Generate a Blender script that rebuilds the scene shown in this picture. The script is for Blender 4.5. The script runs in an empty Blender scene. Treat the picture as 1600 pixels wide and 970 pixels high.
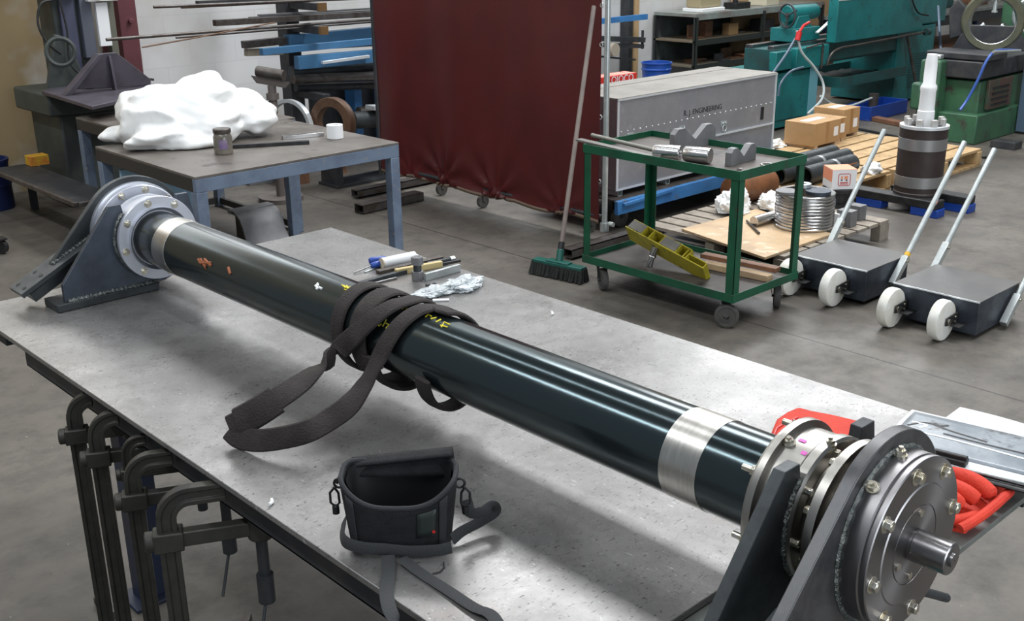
import bpy, bmesh, math, random
from mathutils import Vector, Matrix, Euler, noise
random.seed(7)
scene = bpy.context.scene
col = scene.collection
PI = math.pi
def V(*a): return Vector(a)

# ------------------------------------------------------------------ camera
F = 1717.78
RIGHT = V(0.72937883, -0.68399747, -0.01240887)
DOWN = V(-0.23489739, -0.23336384, -0.9435913)
FWD = V(0.64251828, 0.69115033, -0.33087987)
CAM = V(0, 0, 1.75)
cd = bpy.data.cameras.new('camera'); co = bpy.data.objects.new('camera', cd); col.objects.link(co)
cd.sensor_width = 36; cd.lens = F / 1600 * 36; cd.clip_start = .05; cd.clip_end = 200
m = Matrix.Identity(4)
for i in range(3):
    m[i][0] = RIGHT[i]; m[i][1] = -DOWN[i]; m[i][2] = -FWD[i]; m[i][3] = CAM[i]
co.matrix_world = m
scene.camera = co
scene.view_settings.view_transform = 'Standard'
scene.view_settings.look = 'None'
scene.view_settings.gamma = 1
scene.view_settings.use_curve_mapping = False
scene.view_settings.exposure = 0.0

# ------------------------------------------------------------------ light
w = bpy.data.worlds.new('world'); scene.world = w; w.use_nodes = True
wb = w.node_tree.nodes['Background']; wb.inputs[0].default_value = (.80, .90, 1.0, 1); wb.inputs[1].default_value = .26
def area(name, loc, size, power, color=(1, 1, 1), target=None, spread=PI):
    l = bpy.data.lights.new(name, 'AREA'); l.shape = 'RECTANGLE'; l.size = size[0]; l.size_y = size[1]
    l.energy = power; l.color = color; l.spread = spread
    o = bpy.data.objects.new(name, l); col.objects.link(o); o.location = loc
    if target is not None:
        d = Vector(target) - Vector(loc)
        o.rotation_euler = d.to_track_quat('-Z', 'Y').to_euler()
    return o
area('skylight_strip_east', (6.2, 3.3, 6.8), (1.8, 9.0), 880, (.96, .98, 1.0))
area('skylight_strip_centre', (1.5, 4.0, 7.0), (.22, 11), 130, (.93, .97, 1.0))
area('skylight_strip_west', (-2.1, 3.0, 6.9), (.55, 11), 420, (.93, .97, 1.0))
area('roof_window_back', (10.5, 7.7, 4.6), (6, 2.2), 340, (.96, .98, 1.0), target=(2, 2, .5))
area('back_wall_fill', (2.2, 7.85, 3.5), (4.5, 1.3), 60, (.95, .98, 1.0), target=(2.2, 0, 2.6))  # unseen area light, added to brighten the plate's near-left reflection
area('roller_door_opening', (1.5, -4.2, 2.3), (4.5, 3.2), 210, (.88, .94, 1.0), target=(2.5, 4, .8))

# ------------------------------------------------------------------ helpers
def ray(px, py): return RIGHT * ((px - 800) / F) + DOWN * ((py - 485) / F) + FWD
def Pz(px, py, z): d = ray(px, py); return CAM + d * ((z - CAM.z) / d.z)
def Py(px, py, y): d = ray(px, py); return CAM + d * (y / d.y)
def Px(px, py, x): d = ray(px, py); return CAM + d * (x / d.x)
OFF = {}
def off(o): return OFF.get(o.name, Vector((0, 0, 0)))
def tag(o, label, cat, group=None, kind=None):
    if label: o['label'] = label
    if cat: o['category'] = cat
    if group: o['group'] = group
    if kind: o['kind'] = kind
    return o
def thing(name, label, cat, loc=(0, 0, 0), group=None, rz=0):
    o = bpy.data.objects.new(name, None); col.objects.link(o); o.location = loc; o.rotation_euler = (0, 0, rz)
    o.empty_display_size = .1
    OFF[o.name] = Vector(loc)
    return tag(o, label, cat, group)
def copy_tree(o, parent=None):
    c = o.copy(); col.objects.link(c); c.parent = parent
    for ch in [x for x in KIDS.get(o.name, [])]:
        KIDS.setdefault(c.name, []).append(copy_tree(ch, c))
    return c
KIDS = {}
def place(proto, loc, rz=0, label=None, group=None):
    c = copy_tree(proto); c.location = loc; c.rotation_euler = (0, 0, rz)
    if label: c['label'] = label
    if group: c['group'] = group
    return c

class MB:
    def __init__(s): s.bm = bmesh.new()
    def _add(s, verts, faces):
        vs = [s.bm.verts.new(v) for v in verts]
        for f in faces:
            try: s.bm.faces.new([vs[i] for i in f])
            except ValueError: pass
        return vs
    def box(s, c, size, rot=None):
        c = Vector(c); hx, hy, hz = size[0] / 2, size[1] / 2, size[2] / 2
        R = rot if rot is not None else Matrix.Identity(3)
        vs = [c + R @ V(x, y, z) for x in (-hx, hx) for y in (-hy, hy) for z in (-hz, hz)]
        s._add(vs, [(0, 1, 3, 2), (4, 6, 7, 5), (0, 4, 5, 1), (2, 3, 7, 6), (0, 2, 6, 4), (1, 5, 7, 3)]); return s
    def mm(s, a, b):
        a = Vector(a); b = Vector(b); return s.box((a + b) / 2, [abs(b[i] - a[i]) for i in range(3)])
    def bar(s, a, b, w, h, up=(0, 0, 1)):
        a = Vector(a); b = Vector(b); d = (b - a); L = d.length; d.normalize(); u = Vector(up)
        sd = d.cross(u); sd = sd.normalized() if sd.length > 1e-4 else V(1, 0, 0); u = sd.cross(d).normalized()
        R = Matrix((d, sd, u)).transposed(); return s.box((a + b) / 2, (L, w, h), R)
    def cyl(s, a, b, r, r2=None, seg=24, caps=True, ang0=0):
        a = Vector(a); b = Vector(b); r2 = r if r2 is None else r2
        d = (b - a).normalized(); u = d.orthogonal().normalized(); v = d.cross(u)
        vs = []
        for k in range(seg):
            t = 2 * PI * k / seg + ang0; e = u * math.cos(t) + v * math.sin(t)
            vs.append(a + e * r)
        for k in range(seg):
            t = 2 * PI * k / seg + ang0; e = u * math.cos(t) + v * math.sin(t)
            vs.append(b + e * r2)
        fs = [(k, (k + 1) % seg, seg + (k + 1) % seg, seg + k) for k in range(seg)]
        if caps: fs += [tuple(range(seg - 1, -1, -1)), tuple(range(seg, 2 * seg))]
        s._add(vs, fs); return s
    def lathe(s, prof, o, axis, seg=48, a0=0, a1=2 * PI):
        o = Vector(o); d = Vector(axis).normalized(); u = d.orthogonal().normalized(); v = d.cross(u)
        full = abs(a1 - a0 - 2 * PI) < 1e-6; n = seg if full else seg + 1; vs = []; fs = []
        for k in range(n):
            t = a0 + (a1 - a0) * k / seg; e = u * math.cos(t) + v * math.sin(t)
            for (r, h) in prof: vs.append(o + d * h + e * max(r, 1e-5))
        p = len(prof)
        for k in range(seg):
            k2 = (k + 1) % n
            for i in range(p - 1): fs.append((k * p + i, k2 * p + i, k2 * p + i + 1, k * p + i + 1))
        s._add(vs, fs); return s
    def ring(s, o, axis, r0, r1, h, seg=40):
        return s.lathe([(r0, 0), (r1, 0), (r1, h), (r0, h), (r0, 0)], o, axis, seg)
    def torus(s, o, axis, R, r, seg=40, ps=10):
        return s.lathe([(R + r * math.cos(2 * PI * i / ps), r * math.sin(2 * PI * i / ps)) for i in range(ps + 1)], o, axis, seg)
    def sweep(s, pts, prof, ups=None, closed=False, caps=True, scales=None):
        pts = [Vector(p) for p in pts]; n = len(pts); q = len(prof); vs = []; fs = []
        pu = None
        for i in range(n):
            a = pts[max(i - 1, 0)]; b = pts[min(i + 1, n - 1)]
            if closed: a = pts[i - 1]; b = pts[(i + 1) % n]
            d = (b - a).normalized()
            if ups is not None: u = Vector(ups[i] if isinstance(ups, list) else ups)
            else: u = pu if pu is not None else (V(0, 0, 1) if abs(d.z) < .9 else V(1, 0, 0))
            u = (u - d * u.dot(d)); u = u.normalized() if u.length > 1e-5 else d.orthogonal().normalized()
            pu = u; sd = d.cross(u); k = scales[i] if scales else 1
            for (x, y) in prof: vs.append(pts[i] + sd * x * k + u * y * k)
        m_ = n if closed else n - 1
        for i in range(m_):
            j = (i + 1) % n
            for k in range(q): fs.append((i * q + k, i * q + (k + 1) % q, j * q + (k + 1) % q, j * q + k))
        if caps and not closed: fs += [tuple(range(q - 1, -1, -1)), tuple(range((n - 1) * q, n * q))]
        s._add(vs, fs); return s
    def tube(s, pts, r, seg=8, closed=False, scales=None):
        return s.sweep(pts, [(r * math.cos(2 * PI * k / seg), r * math.sin(2 * PI * k / seg)) for k in range(seg)], closed=closed, scales=scales)
    def strap(s, pts, wd, th, ups, scales=None, n=10):
        pr = [(wd / 2 * math.copysign(abs(math.cos(2 * PI * k / n)) ** .6, math.cos(2 * PI * k / n)), th / 2 * math.copysign(abs(math.sin(2 * PI * k / n)) ** .8, math.sin(2 * PI * k / n))) for k in range(n)]
        return s.sweep(pts, pr, ups=ups, scales=scales)
    def prism(s, poly, O, U, W, depth):
        O = Vector(O); U = Vector(U); W = Vector(W); D = Vector(depth); n = len(poly)
        a = [O + U * x + W * y for x, y in poly]
        vs = a + [p + D for p in a]
        s._add(vs, [tuple(range(n - 1, -1, -1)), tuple(range(n, 2 * n))] + [(k, (k + 1) % n, n + (k + 1) % n, n + k) for k in range(n)]); return s
    def hexhead(s, o, axis, r, h, ang=0): return s.cyl(o, Vector(o) + Vector(axis).normalized() * h, r, seg=6, ang0=ang)
    def grid(s, nu, nv, fn, closed_u=False):
        vs = [fn(i / (nu - (0 if closed_u else 1)), j / (nv - 1)) for i in range(nu) for j in range(nv)]
        fs = []
        for i in range(nu if closed_u else nu - 1):
            i2 = (i + 1) % nu
            for j in range(nv - 1): fs.append((i * nv + j, i2 * nv + j, i2 * nv + j + 1, i * nv + j + 1))
        s._add(vs, fs); return s
    def build(s, name, mat, parent=None, bev=0, smooth=True, ang=35, label=None, world=True, sub=0, solid=0, recalc=True):
        bm = s.bm
        if recalc: bmesh.ops.recalc_face_normals(bm, faces=bm.faces)
        me = bpy.data.meshes.new(name)
        if parent is not None and world:
            o_ = off(parent)
            if o_.length > 0: bmesh.ops.translate(bm, verts=bm.verts, vec=-o_)
        bm.to_mesh(me); bm.free()
        me.materials.append(mat)
        if smooth:
            me.shade_smooth()
            try: me.set_sharp_from_angle(angle=math.radians(ang))
            except Exception: pass
        o = bpy.data.objects.new(name, me); col.objects.link(o)
        if parent is not None:
            o.parent = parent; OFF[o.name] = off(parent); KIDS.setdefault(parent.name, []).append(o)
        if solid:
            md = o.modifiers.new('s', 'SOLIDIFY'); md.thickness = solid; md.offset = 0
        if sub:
            md = o.modifiers.new('u', 'SUBSURF'); md.levels = sub; md.render_levels = sub
        if bev:
            md = o.modifiers.new('b', 'BEVEL'); md.width = bev; md.segments = 2; md.limit_method = 'ANGLE'; md.angle_limit = math.radians(40)
        if label: o['label'] = label
        return o
def solo(mb, name, mat, label, cat, group=None, **k):
    o = mb.build(name, mat, None, **k); return tag(o, label, cat, group)
def struct(mb, name, mat, **k):
    o = mb.build(name, mat, None, **k); o['kind'] = 'structure'; return o
def spline(pts, n=8):
    pts = [Vector(p) for p in pts]; out = []
    P = [pts[0] * 2 - pts[1]] + pts + [pts[-1] * 2 - pts[-2]]
    for i in range(1, len(P) - 2):
        for k in range(n):
            t = k / n; a, b, c, d = P[i - 1], P[i], P[i + 1], P[i + 2]
            out.append(.5 * ((2 * b) + (c - a) * t + (2 * a - 5 * b + 4 * c - d) * t * t + (3 * b - a - 3 * c + d) * t ** 3))
    out.append(pts[-1]); return out
def text(body, size, mat, parent, loc, xdir, ydir, name='lettering', thick=.001):
    cu = bpy.data.curves.new(name, 'FONT'); cu.body = body; cu.size = size; cu.extrude = thick; cu.align_x = 'CENTER'; cu.align_y = 'CENTER'
    cu.materials.append(mat)
    oc = bpy.data.objects.new(name + '_curve', cu); col.objects.link(oc); bpy.context.view_layer.update()
    me = bpy.data.meshes.new_from_object(oc.evaluated_get(bpy.context.evaluated_depsgraph_get())); bpy.data.objects.remove(oc)
    if not me.materials: me.materials.append(mat)
    o = bpy.data.objects.new(name, me); col.objects.link(o)
    x = Vector(xdir).normalized(); y = Vector(ydir).normalized(); z = x.cross(y)
    M4 = Matrix((x, y, z)).transposed().to_4x4(); M4.translation = Vector(loc) - off(parent)
    o.parent = parent; o.matrix_local = M4
    KIDS.setdefault(parent.name, []).append(o)
    return o

# ------------------------------------------------------------------ materials
def mat(name, c, rough=.5, metal=0, c2=None, scale=8, detail=6, mixlo=.4, mixhi=.65, bump=0, bscale=60, spec=.5, c3=None, s3=40, coat=0, stretch=None, rvar=0, trans=0, alpha=1):
    M = bpy.data.materials.new(name); M.use_nodes = True; nt = M.node_tree; N = nt.nodes; L = nt.links
    b = N['Principled BSDF']
    b.inputs['Base Color'].default_value = (*c, 1); b.inputs['Roughness'].default_value = rough; b.inputs['Metallic'].default_value = metal
    b.inputs['Specular IOR Level'].default_value = spec
    if coat: b.inputs['Coat Weight'].default_value = coat
    if trans: b.inputs['Transmission Weight'].default_value = trans
    if alpha < 1: b.inputs['Alpha'].default_value = alpha
    tc = N.new('ShaderNodeTexCoord'); mp = N.new('ShaderNodeMapping'); L.new(tc.outputs['Object'], mp.inputs[0])
    if stretch: mp.inputs['Scale'].default_value = stretch
    last = None
    def nz(sc, lo, hi, det=detail):
        n = N.new('ShaderNodeTexNoise'); n.inputs['Scale'].default_value = sc; n.inputs['Detail'].default_value = det; n.inputs['Roughness'].default_value = .65
        L.new(mp.outputs[0], n.inputs['Vector'])
        r = N.new('ShaderNodeMapRange'); r.inputs[1].default_value = lo; r.inputs[2].default_value = hi; L.new(n.outputs['Fac'], r.inputs[0]); return r.outputs[0]
    if c2:
        f = nz(scale, mixlo, mixhi); mx = N.new('ShaderNodeMix'); mx.data_type = 'RGBA'
        mx.inputs[6].default_value = (*c, 1); mx.inputs[7].default_value = (*c2, 1); L.new(f, mx.inputs[0]); last = mx.outputs[2]
        if rvar:
            r2 = N.new('ShaderNodeMapRange'); r2.inputs[3].default_value = rough; r2.inputs[4].default_value = rough + rvar; L.new(f, r2.inputs[0]); L.new(r2.outputs[0], b.inputs['Roughness'])
    if c3:
        f = nz(s3, .58, .68); mx = N.new('ShaderNodeMix'); mx.data_type = 'RGBA'
        if last is not None: L.new(last, mx.inputs[6])
        else: mx.inputs[6].default_value = (*c, 1)
        mx.inputs[7].default_value = (*c3, 1); L.new(f, mx.inputs[0]); last = mx.outputs[2]
    if last is not None: L.new(last, b.inputs['Base Color'])
    if bump:
        n = N.new('ShaderNodeTexNoise'); n.inputs['Scale'].default_value = bscale; n.inputs['Detail'].default_value = 5; L.new(mp.outputs[0], n.inputs['Vector'])
        bp = N.new('ShaderNodeBump'); bp.inputs['Strength'].default_value = bump; bp.inputs['Distance'].default_value = .01; L.new(n.outputs['Fac'], bp.inputs['Height']); L.new(bp.outputs[0], b.inputs['Normal'])
    return M

def turned(name, c, rough=.3, an=.75):
    M = mat(name, c, rough, 1); nt = M.node_tree; b = nt.nodes['Principled BSDF']
    t = nt.nodes.new('ShaderNodeTangent'); t.direction_type = 'RADIAL'; t.axis = 'Y'; nt.links.new(t.outputs[0], b.inputs['Tangent']); b.inputs['Anisotropic'].default_value = an
    return M
def floor_mat():
    M = bpy.data.materials.new('workshop_concrete'); M.use_nodes = True; nt = M.node_tree; N = nt.nodes; L = nt.links; b = N['Principled BSDF']
    tc = N.new('ShaderNodeTexCoord')
    def noise_(sc, det, rough=.6):
        n = N.new('ShaderNodeTexNoise'); n.inputs['Scale'].default_value = sc; n.inputs['Detail'].default_value = det; n.inputs['Roughness'].default_value = rough; L.new(tc.outputs['Object'], n.inputs['Vector']); return n.outputs['Fac']
    def ramp(f, lo, hi, a=0, c=1):
        r = N.new('ShaderNodeMapRange'); r.inputs[1].default_value = lo; r.inputs[2].default_value = hi; r.inputs[3].default_value = a; r.inputs[4].default_value = c; L.new(f, r.inputs[0]); return r.outputs[0]
    def mix(fac, A, B):
        m_ = N.new('ShaderNodeMix'); m_.data_type = 'RGBA'; L.new(fac, m_.inputs[0])
        for i, x in ((6, A), (7, B)):
            if isinstance(x, tuple): m_.inputs[i].default_value = (*x, 1)
            else: L.new(x, m_.inputs[i])
        return m_.outputs[2]
    c = mix(ramp(noise_(.9, 6), .35, .65), (.075, .066, .056), (.142, .127, .107))
    c = mix(ramp(noise_(6, 9, .75), .45, .72), c, (.055, .050, .044))
    c = mix(ramp(noise_(45, 4), .70, .76), c, (.50, .49, .46))
    c = mix(ramp(noise_(60, 3), .69, .74), c, (.03, .03, .03))
    sx = N.new('ShaderNodeSeparateXYZ'); L.new(tc.outputs['Object'], sx.inputs[0])
    def seam(out, x0):
        a = N.new('ShaderNodeMath'); a.operation = 'SUBTRACT'; a.inputs[1].default_value = x0; L.new(out, a.inputs[0])
        d = N.new('ShaderNodeMath'); d.operation = 'ABSOLUTE'; L.new(a.outputs[0], d.inputs[0])
        return ramp(d.outputs[0], .003, .0065, 1, 0)
    for out, x0 in ((sx.outputs[0], 4.06), (sx.outputs[0], 7.6), (sx.outputs[1], 7.2)):
        c = mix(seam(out, x0), c, (.03, .028, .025))
    L.new(c, b.inputs['Base Color']); L.new(ramp(noise_(3, 4), .3, .7, .42, .65), b.inputs['Roughness'])
    bp = N.new('ShaderNodeBump'); bp.inputs['Strength'].default_value = .12; bp.inputs['Distance'].default_value = .01; L.new(noise_(40, 5), bp.inputs['Height']); L.new(bp.outputs[0], b.inputs['Normal'])
    return M
def plate_mat():
    M = bpy.data.materials.new('worn_steel_plate'); M.use_nodes = True; nt = M.node_tree; N = nt.nodes; L = nt.links; b = N['Principled BSDF']
    tc = N.new('ShaderNodeTexCoord')
    def noise_(sc, det, rough=.6, st=None, rot=0):
        mp = N.new('ShaderNodeMapping'); L.new(tc.outputs['Object'], mp.inputs[0])
        if st: mp.inputs['Scale'].default_value = st
        mp.inputs['Rotation'].default_value = (0, 0, rot)
        n = N.new('ShaderNodeTexNoise'); n.inputs['Scale'].default_value = sc; n.inputs['Detail'].default_value = det; n.inputs['Roughness'].default_value = rough; L.new(mp.outputs[0], n.inputs['Vector']); return n.outputs['Fac']
    def ramp(f, lo, hi, a=0, c=1):
        r = N.new('ShaderNodeMapRange'); r.inputs[1].default_value = lo; r.inputs[2].default_value = hi; r.inputs[3].default_value = a; r.inputs[4].default_value = c; L.new(f, r.inputs[0]); return r.outputs[0]
    def mix(fac, A, B):
        m_ = N.new('ShaderNodeMix'); m_.data_type = 'RGBA'; L.new(fac, m_.inputs[0])
        for i, x in ((6, A), (7, B)):
            if isinstance(x, tuple): m_.inputs[i].default_value = (*x, 1)
            else: L.new(x, m_.inputs[i])
        return m_.outputs[2]
    c = mix(ramp(noise_(3.2, 7), .35, .68), (.185, .180, .175), (.285, .278, .27))
    c = mix(ramp(noise_(16, 9, .75), .50, .80), c, (.13, .125, .12))
    c = mix(ramp(noise_(2.1, 5, .6), .58, .78), c, (.17, .135, .115))
    c = mix(ramp(noise_(60, 5, .6, (1, 5, 1), .9), .62, .67), c, (.07, .07, .07))
    c = mix(ramp(noise_(120, 3, .5, (1, 1, 1)), .66, .70), c, (.09, .085, .08))
    c = mix(ramp(noise_(50, 4, .6, (6, 1, 1), .5), .655, .70), c, (.50, .51, .52))
    L.new(c, b.inputs['Base Color'])
    b.inputs['Metallic'].default_value = .5
    L.new(ramp(noise_(5, 7, .7), .35, .7, .23, .42), b.inputs['Roughness'])
    bp = N.new('ShaderNodeBump'); bp.inputs['Strength'].default_value = .10; bp.inputs['Distance'].default_value = .01; L.new(noise_(14, 8, .7), bp.inputs['Height']); L.new(bp.outputs[0], b.inputs['Normal'])
    return M
def wall_mat():
    M = bpy.data.materials.new('painted_block_wall'); M.use_nodes = True; nt = M.node_tree; N = nt.nodes; L = nt.links; b = N['Principled BSDF']
    tc = N.new('ShaderNodeTexCoord'); sx = N.new('ShaderNodeSeparateXYZ'); L.new(tc.outputs['Object'], sx.inputs[0])
    cb = N.new('ShaderNodeCombineXYZ'); L.new(sx.outputs[0], cb.inputs[0]); L.new(sx.outputs[2], cb.inputs[1])
    br = N.new('ShaderNodeTexBrick'); br.inputs['Scale'].default_value = 1; br.inputs['Brick Width'].default_value = .39; br.inputs['Row Height'].default_value = .19; br.inputs['Mortar Size'].default_value = .004
    br.inputs['Color1'].default_value = (.62, .62, .62, 1); br.inputs['Color2'].default_value = (.66, .66, .65, 1); br.inputs['Mortar'].default_value = (.58, .58, .58, 1); L.new(cb.outputs[0], br.inputs['Vector'])
    n = N.new('ShaderNodeTexNoise'); n.inputs['Scale'].default_value = 1.6; n.inputs['Detail'].default_value = 7; L.new(tc.outputs['Object'], n.inputs['Vector'])
    r = N.new('ShaderNodeMapRange'); r.inputs[1].default_value = .45; r.inputs[2].default_value = .75; L.new(n.outputs['Fac'], r.inputs[0])
    mx = N.new('ShaderNodeMix'); mx.data_type = 'RGBA'; L.new(r.outputs[0], mx.inputs[0]); L.new(br.outputs['Color'], mx.inputs[6]); mx.inputs[7].default_value = (.46, .44, .40, 1)
    # stained ochre area near the saw
    r2 = N.new('ShaderNodeMapRange'); r2.inputs[1].default_value = 3.7; r2.inputs[2].default_value = 2.95; L.new(sx.outputs[0], r2.inputs[0])
    n2 = N.new('ShaderNodeTexNoise'); n2.inputs['Scale'].default_value = 2.5; n2.inputs['Detail'].default_value = 3; L.new(tc.outputs['Object'], n2.inputs['Vector'])
    r3 = N.new('ShaderNodeMapRange'); r3.inputs[1].default_value = .2; r3.inputs[2].default_value = .5; L.new(n2.outputs['Fac'], r3.inputs[0])
    mu = N.new('ShaderNodeMath'); mu.operation = 'MULTIPLY'; L.new(r2.outputs[0], mu.inputs[0]); L.new(r3.outputs[0], mu.inputs[1])
    mx2 = N.new('ShaderNodeMix'); mx2.data_type = 'RGBA'; L.new(mu.outputs[0], mx2.inputs[0]); L.new(mx.outputs[2], mx2.inputs[6]); mx2.inputs[7].default_value = (.36, .265, .14, 1)
    L.new(mx2.outputs[2], b.inputs['Base Color']); b.inputs['Roughness'].default_value = .7
    return M
FLOOR = floor_mat(); PLATE = plate_mat(); WALL = wall_mat()
TUBE = mat('blue_black_mill_scale', (.050, .070, .076), .15, .8, c2=(.068, .076, .078), scale=3, stretch=(1, .25, 1), rvar=.08, bump=.008, bscale=200, c3=(.10, .07, .055), s3=5)
POL = mat('machined_steel', (.50, .49, .47), .22, 1, c2=(.42, .41, .40), scale=30, stretch=(1, 6, 1), rvar=.08)
POLS = mat('bright_turned_steel', (.58, .575, .57), .24, 1)
TURN = turned('turned_bearing_steel', (.36, .345, .32), .28)
TURND = turned('turned_cover_steel', (.30, .29, .295), .32, .8)
POLD = mat('turned_grey_steel', (.26, .255, .26), .28, 1, c2=(.33, .32, .32), scale=12, rvar=.1)
DSTEEL = mat('dark_plate_steel', (.060, .068, .072), .42, .5, c2=(.035, .038, .042), scale=9, rvar=.15, bump=.05)
BSTEEL = mat('blued_plate_steel', (.075, .09, .115), .36, .6, c2=(.04, .047, .06), scale=7, rvar=.12)
WELD = mat('weld_bead', (.12, .14, .14), .35, .8, c2=(.30, .31, .29), scale=60, bump=.9, bscale=160)
ZINC = mat('zinc_plated_bolt', (.72, .70, .64), .26, 1, c2=(.62, .56, .42), scale=50)
BLK = mat('black_metal', (.012, .012, .013), .5, .2, c2=(.03, .03, .03), scale=20)
BLKP = mat('black_plastic', (.008, .008, .009), .6, 0)
SLING = mat('brown_black_webbing', (.021, .016, .015), .88, 0, c2=(.036, .029, .027), scale=14, bump=.5, bscale=260)
BAGM = mat('black_nylon', (.010, .010, .012), .8, 0, c2=(.018, .018, .020), scale=30, bump=.4, bscale=500, spec=.3)
BAGG = mat('grey_nylon', (.026, .027, .031), .75, 0, bump=.3, bscale=500, spec=.3)
STRAPM = mat('charcoal_webbing', (.030, .032, .035), .7, 0, bump=.4, bscale=600)
CLAMPM = mat('olive_grey_cast_iron', (.050, .048, .040), .42, .35, c2=(.028, .026, .023), scale=14, rvar=.2)
BLUELEG = mat('navy_painted_steel', (.008, .018, .05), .45, .1, c2=(.02, .02, .03), scale=8)
BENCHTOP = mat('brown_stained_bench_plate', (.115, .098, .085), .38, .2, c2=(.17, .155, .14), scale=5, c3=(.05, .045, .04), s3=9, rvar=.15)
BENCHBL = mat('grey_blue_painted_frame', (.16, .21, .29), .5, .1, c2=(.11, .14, .20), scale=7, c3=(.25, .24, .22), s3=30)
BENCHDK = mat('dark_unpainted_frame', (.035, .032, .03), .55, .2)
WHITEB = mat('white_polythene', (.86, .86, .85), .4, 0, c2=(.80, .80, .78), scale=6, bump=.15, bscale=14)
CREAMP = mat('white_paper_label', (.75, .76, .78), .6)
GREEN = mat('green_cart_paint', (.006, .088, .042), .38, 0, c2=(.005, .06, .03), scale=6, c3=(.03, .05, .03), s3=26)
CARTDK = mat('grimy_shelf_plate', (.065, .055, .05), .55, .2, c2=(.11, .095, .085), scale=6, c3=(.03, .028, .027), s3=8)
YEL = mat('yellow_jig_paint', (.50, .42, .03), .4, 0, c2=(.40, .34, .03), scale=14, c3=(.12, .11, .05), s3=30)
RUBBER = mat('grey_rubber_tyre', (.045, .043, .04), .8, 0, c2=(.09, .085, .075), scale=10)
NYLON = mat('white_nylon_wheel', (.80, .80, .76), .35, 0, c2=(.66, .63, .54), scale=9)
GALV = mat('galvanised_tube', (.60, .64, .64), .32, .7, c2=(.50, .54, .53), scale=18)
ALU = mat('aluminium_sheet', (.46, .465, .49), .38, .75, c2=(.38, .385, .41), scale=4, c3=(.52, .53, .56), s3=12, rvar=.12)
ALUTOP = mat('dusty_aluminium_lid', (.25, .235, .21), .65, .05, c2=(.19, .18, .16), scale=5)
WHTRIM = mat('bright_aluminium_trim', (.75, .78, .80), .35, .5)
BLUEP = mat('mid_blue_trolley_paint', (.05, .20, .46), .42, 0, c2=(.04, .15, .36), scale=6, c3=(.10, .12, .15), s3=18)
RACKBL = mat('blue_beam_paint', (.05, .165, .32), .5, 0, c2=(.05, .14, .26), scale=6)
RACKDK = mat('dark_rack_steel', (.025, .028, .034), .55, .2, c2=(.05, .05, .05), scale=9)
STOCK = mat('stored_bar_stock', (.12, .11, .105), .45, .6, c2=(.07, .055, .045), scale=15)
RUST = mat('rusty_ring', (.17, .095, .055), .5, .3, c2=(.10, .055, .035), scale=8)
WOODP = mat('pallet_pine', (.50, .34, .17), .65, 0, c2=(.38, .24, .11), scale=9, stretch=(1, 1, 1), c3=(.24, .16, .09), s3=20)
WOODG = mat('weathered_pallet_wood', (.30, .26, .21), .7, 0, c2=(.20, .17, .14), scale=12)
WOODR = mat('red_brown_timber', (.22, .10, .055), .6, 0, c2=(.14, .07, .04), scale=14)
PLY = mat('plywood_sheet', (.52, .37, .22), .6, 0, c2=(.40, .28, .17), scale=5, c3=(.62, .50, .36), s3=12)
CARD = mat('brown_cardboard', (.42, .26, .12), .7, 0, c2=(.37, .22, .10), scale=5)
WBOX = mat('white_carton', (.75, .74, .74), .5)
OBOX = mat('orange_carton_print', (.80, .30, .17), .5)
REDB = mat('red_carton_print', (.62, .03, .02), .5)
REDG = mat('red_suede', (.60, .035, .012), .75, 0, c2=(.50, .025, .01), scale=8, bump=.25, bscale=120)
TEAL = mat('teal_machine_paint', (.012, .17, .17), .38, 0, c2=(.010, .12, .125), scale=4, c3=(.02, .07, .07), s3=14)
TEALD = mat('dark_teal_machine_paint', (.012, .085, .085), .5, 0, c2=(.02, .05, .05), scale=6)
MGREEN = mat('green_machine_paint', (.04, .125, .06), .5, 0, c2=(.03, .08, .05), scale=5, c3=(.05, .04, .035), s3=9)
SAWG = mat('grey_green_machine_paint', (.055, .068, .060), .5, 0, c2=(.035, .040, .040), scale=5)
SAWP = mat('purple_grey_plate', (.085, .075, .095), .45, .3, c2=(.055, .048, .060), scale=6)
REDCOL = mat('maroon_column_paint', (.13, .038, .045), .5, 0, c2=(.10, .03, .035), scale=6)
BUCKET = mat('blue_bucket_plastic', (.015, .07, .34), .35, 0)
BLUED = mat('royal_blue_plastic', (.008, .05, .30), .4, 0)
REDP = mat('red_plastic', (.5, .02, .02), .4)
HOSE = mat('blue_grey_hose', (.08, .12, .17), .4)
HOSEW = mat('pale_hose', (.40, .45, .45), .4)
PAPER = mat('white_drawing_paper', (.72, .74, .76), .5)
PHOTO = mat('grey_drawing_print', (.17, .20, .23), .35, 0, c2=(.32, .35, .38), scale=9, c3=(.05, .055, .06), s3=16, coat=.1)
YPAINT = mat('yellow_paint_marker', (.72, .62, .03), .5)
PINKM = mat('pink_layout_marker', (.70, .12, .50), .5)
ORANGEM = mat('rust_orange_marker', (.32, .10, .04), .6)
TAN = mat('tan_board', (.50, .34, .18), .6, 0, c2=(.42, .28, .15), scale=3)
GLASSJ = mat('smoky_glass', (.22, .20, .17), .12, 0, c2=(.30, .27, .22), scale=10, trans=.5)
BAGP = mat('clear_polythene', (.62, .68, .70), .15, 0, c2=(.78, .82, .84), scale=40, trans=.35, bump=.6, bscale=60)
GBASE = mat('pale_green_plate', (.36, .44, .40), .5, .1, c2=(.30, .36, .33), scale=8)  # pale green-white tone of the near bracket's base plate
WPAINT = mat('white_shaft_paint', (.84, .85, .85), .4)
DBROWN = mat('dark_brown_rubber_sleeve', (.028, .018, .016), .5, 0, c2=(.04, .028, .025), scale=8)
ROOFM = mat('dark_roof_sheeting', (.06, .065, .07), .7)
BROOMG = mat('green_broom_head', (.008, .095, .075), .4)
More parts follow.
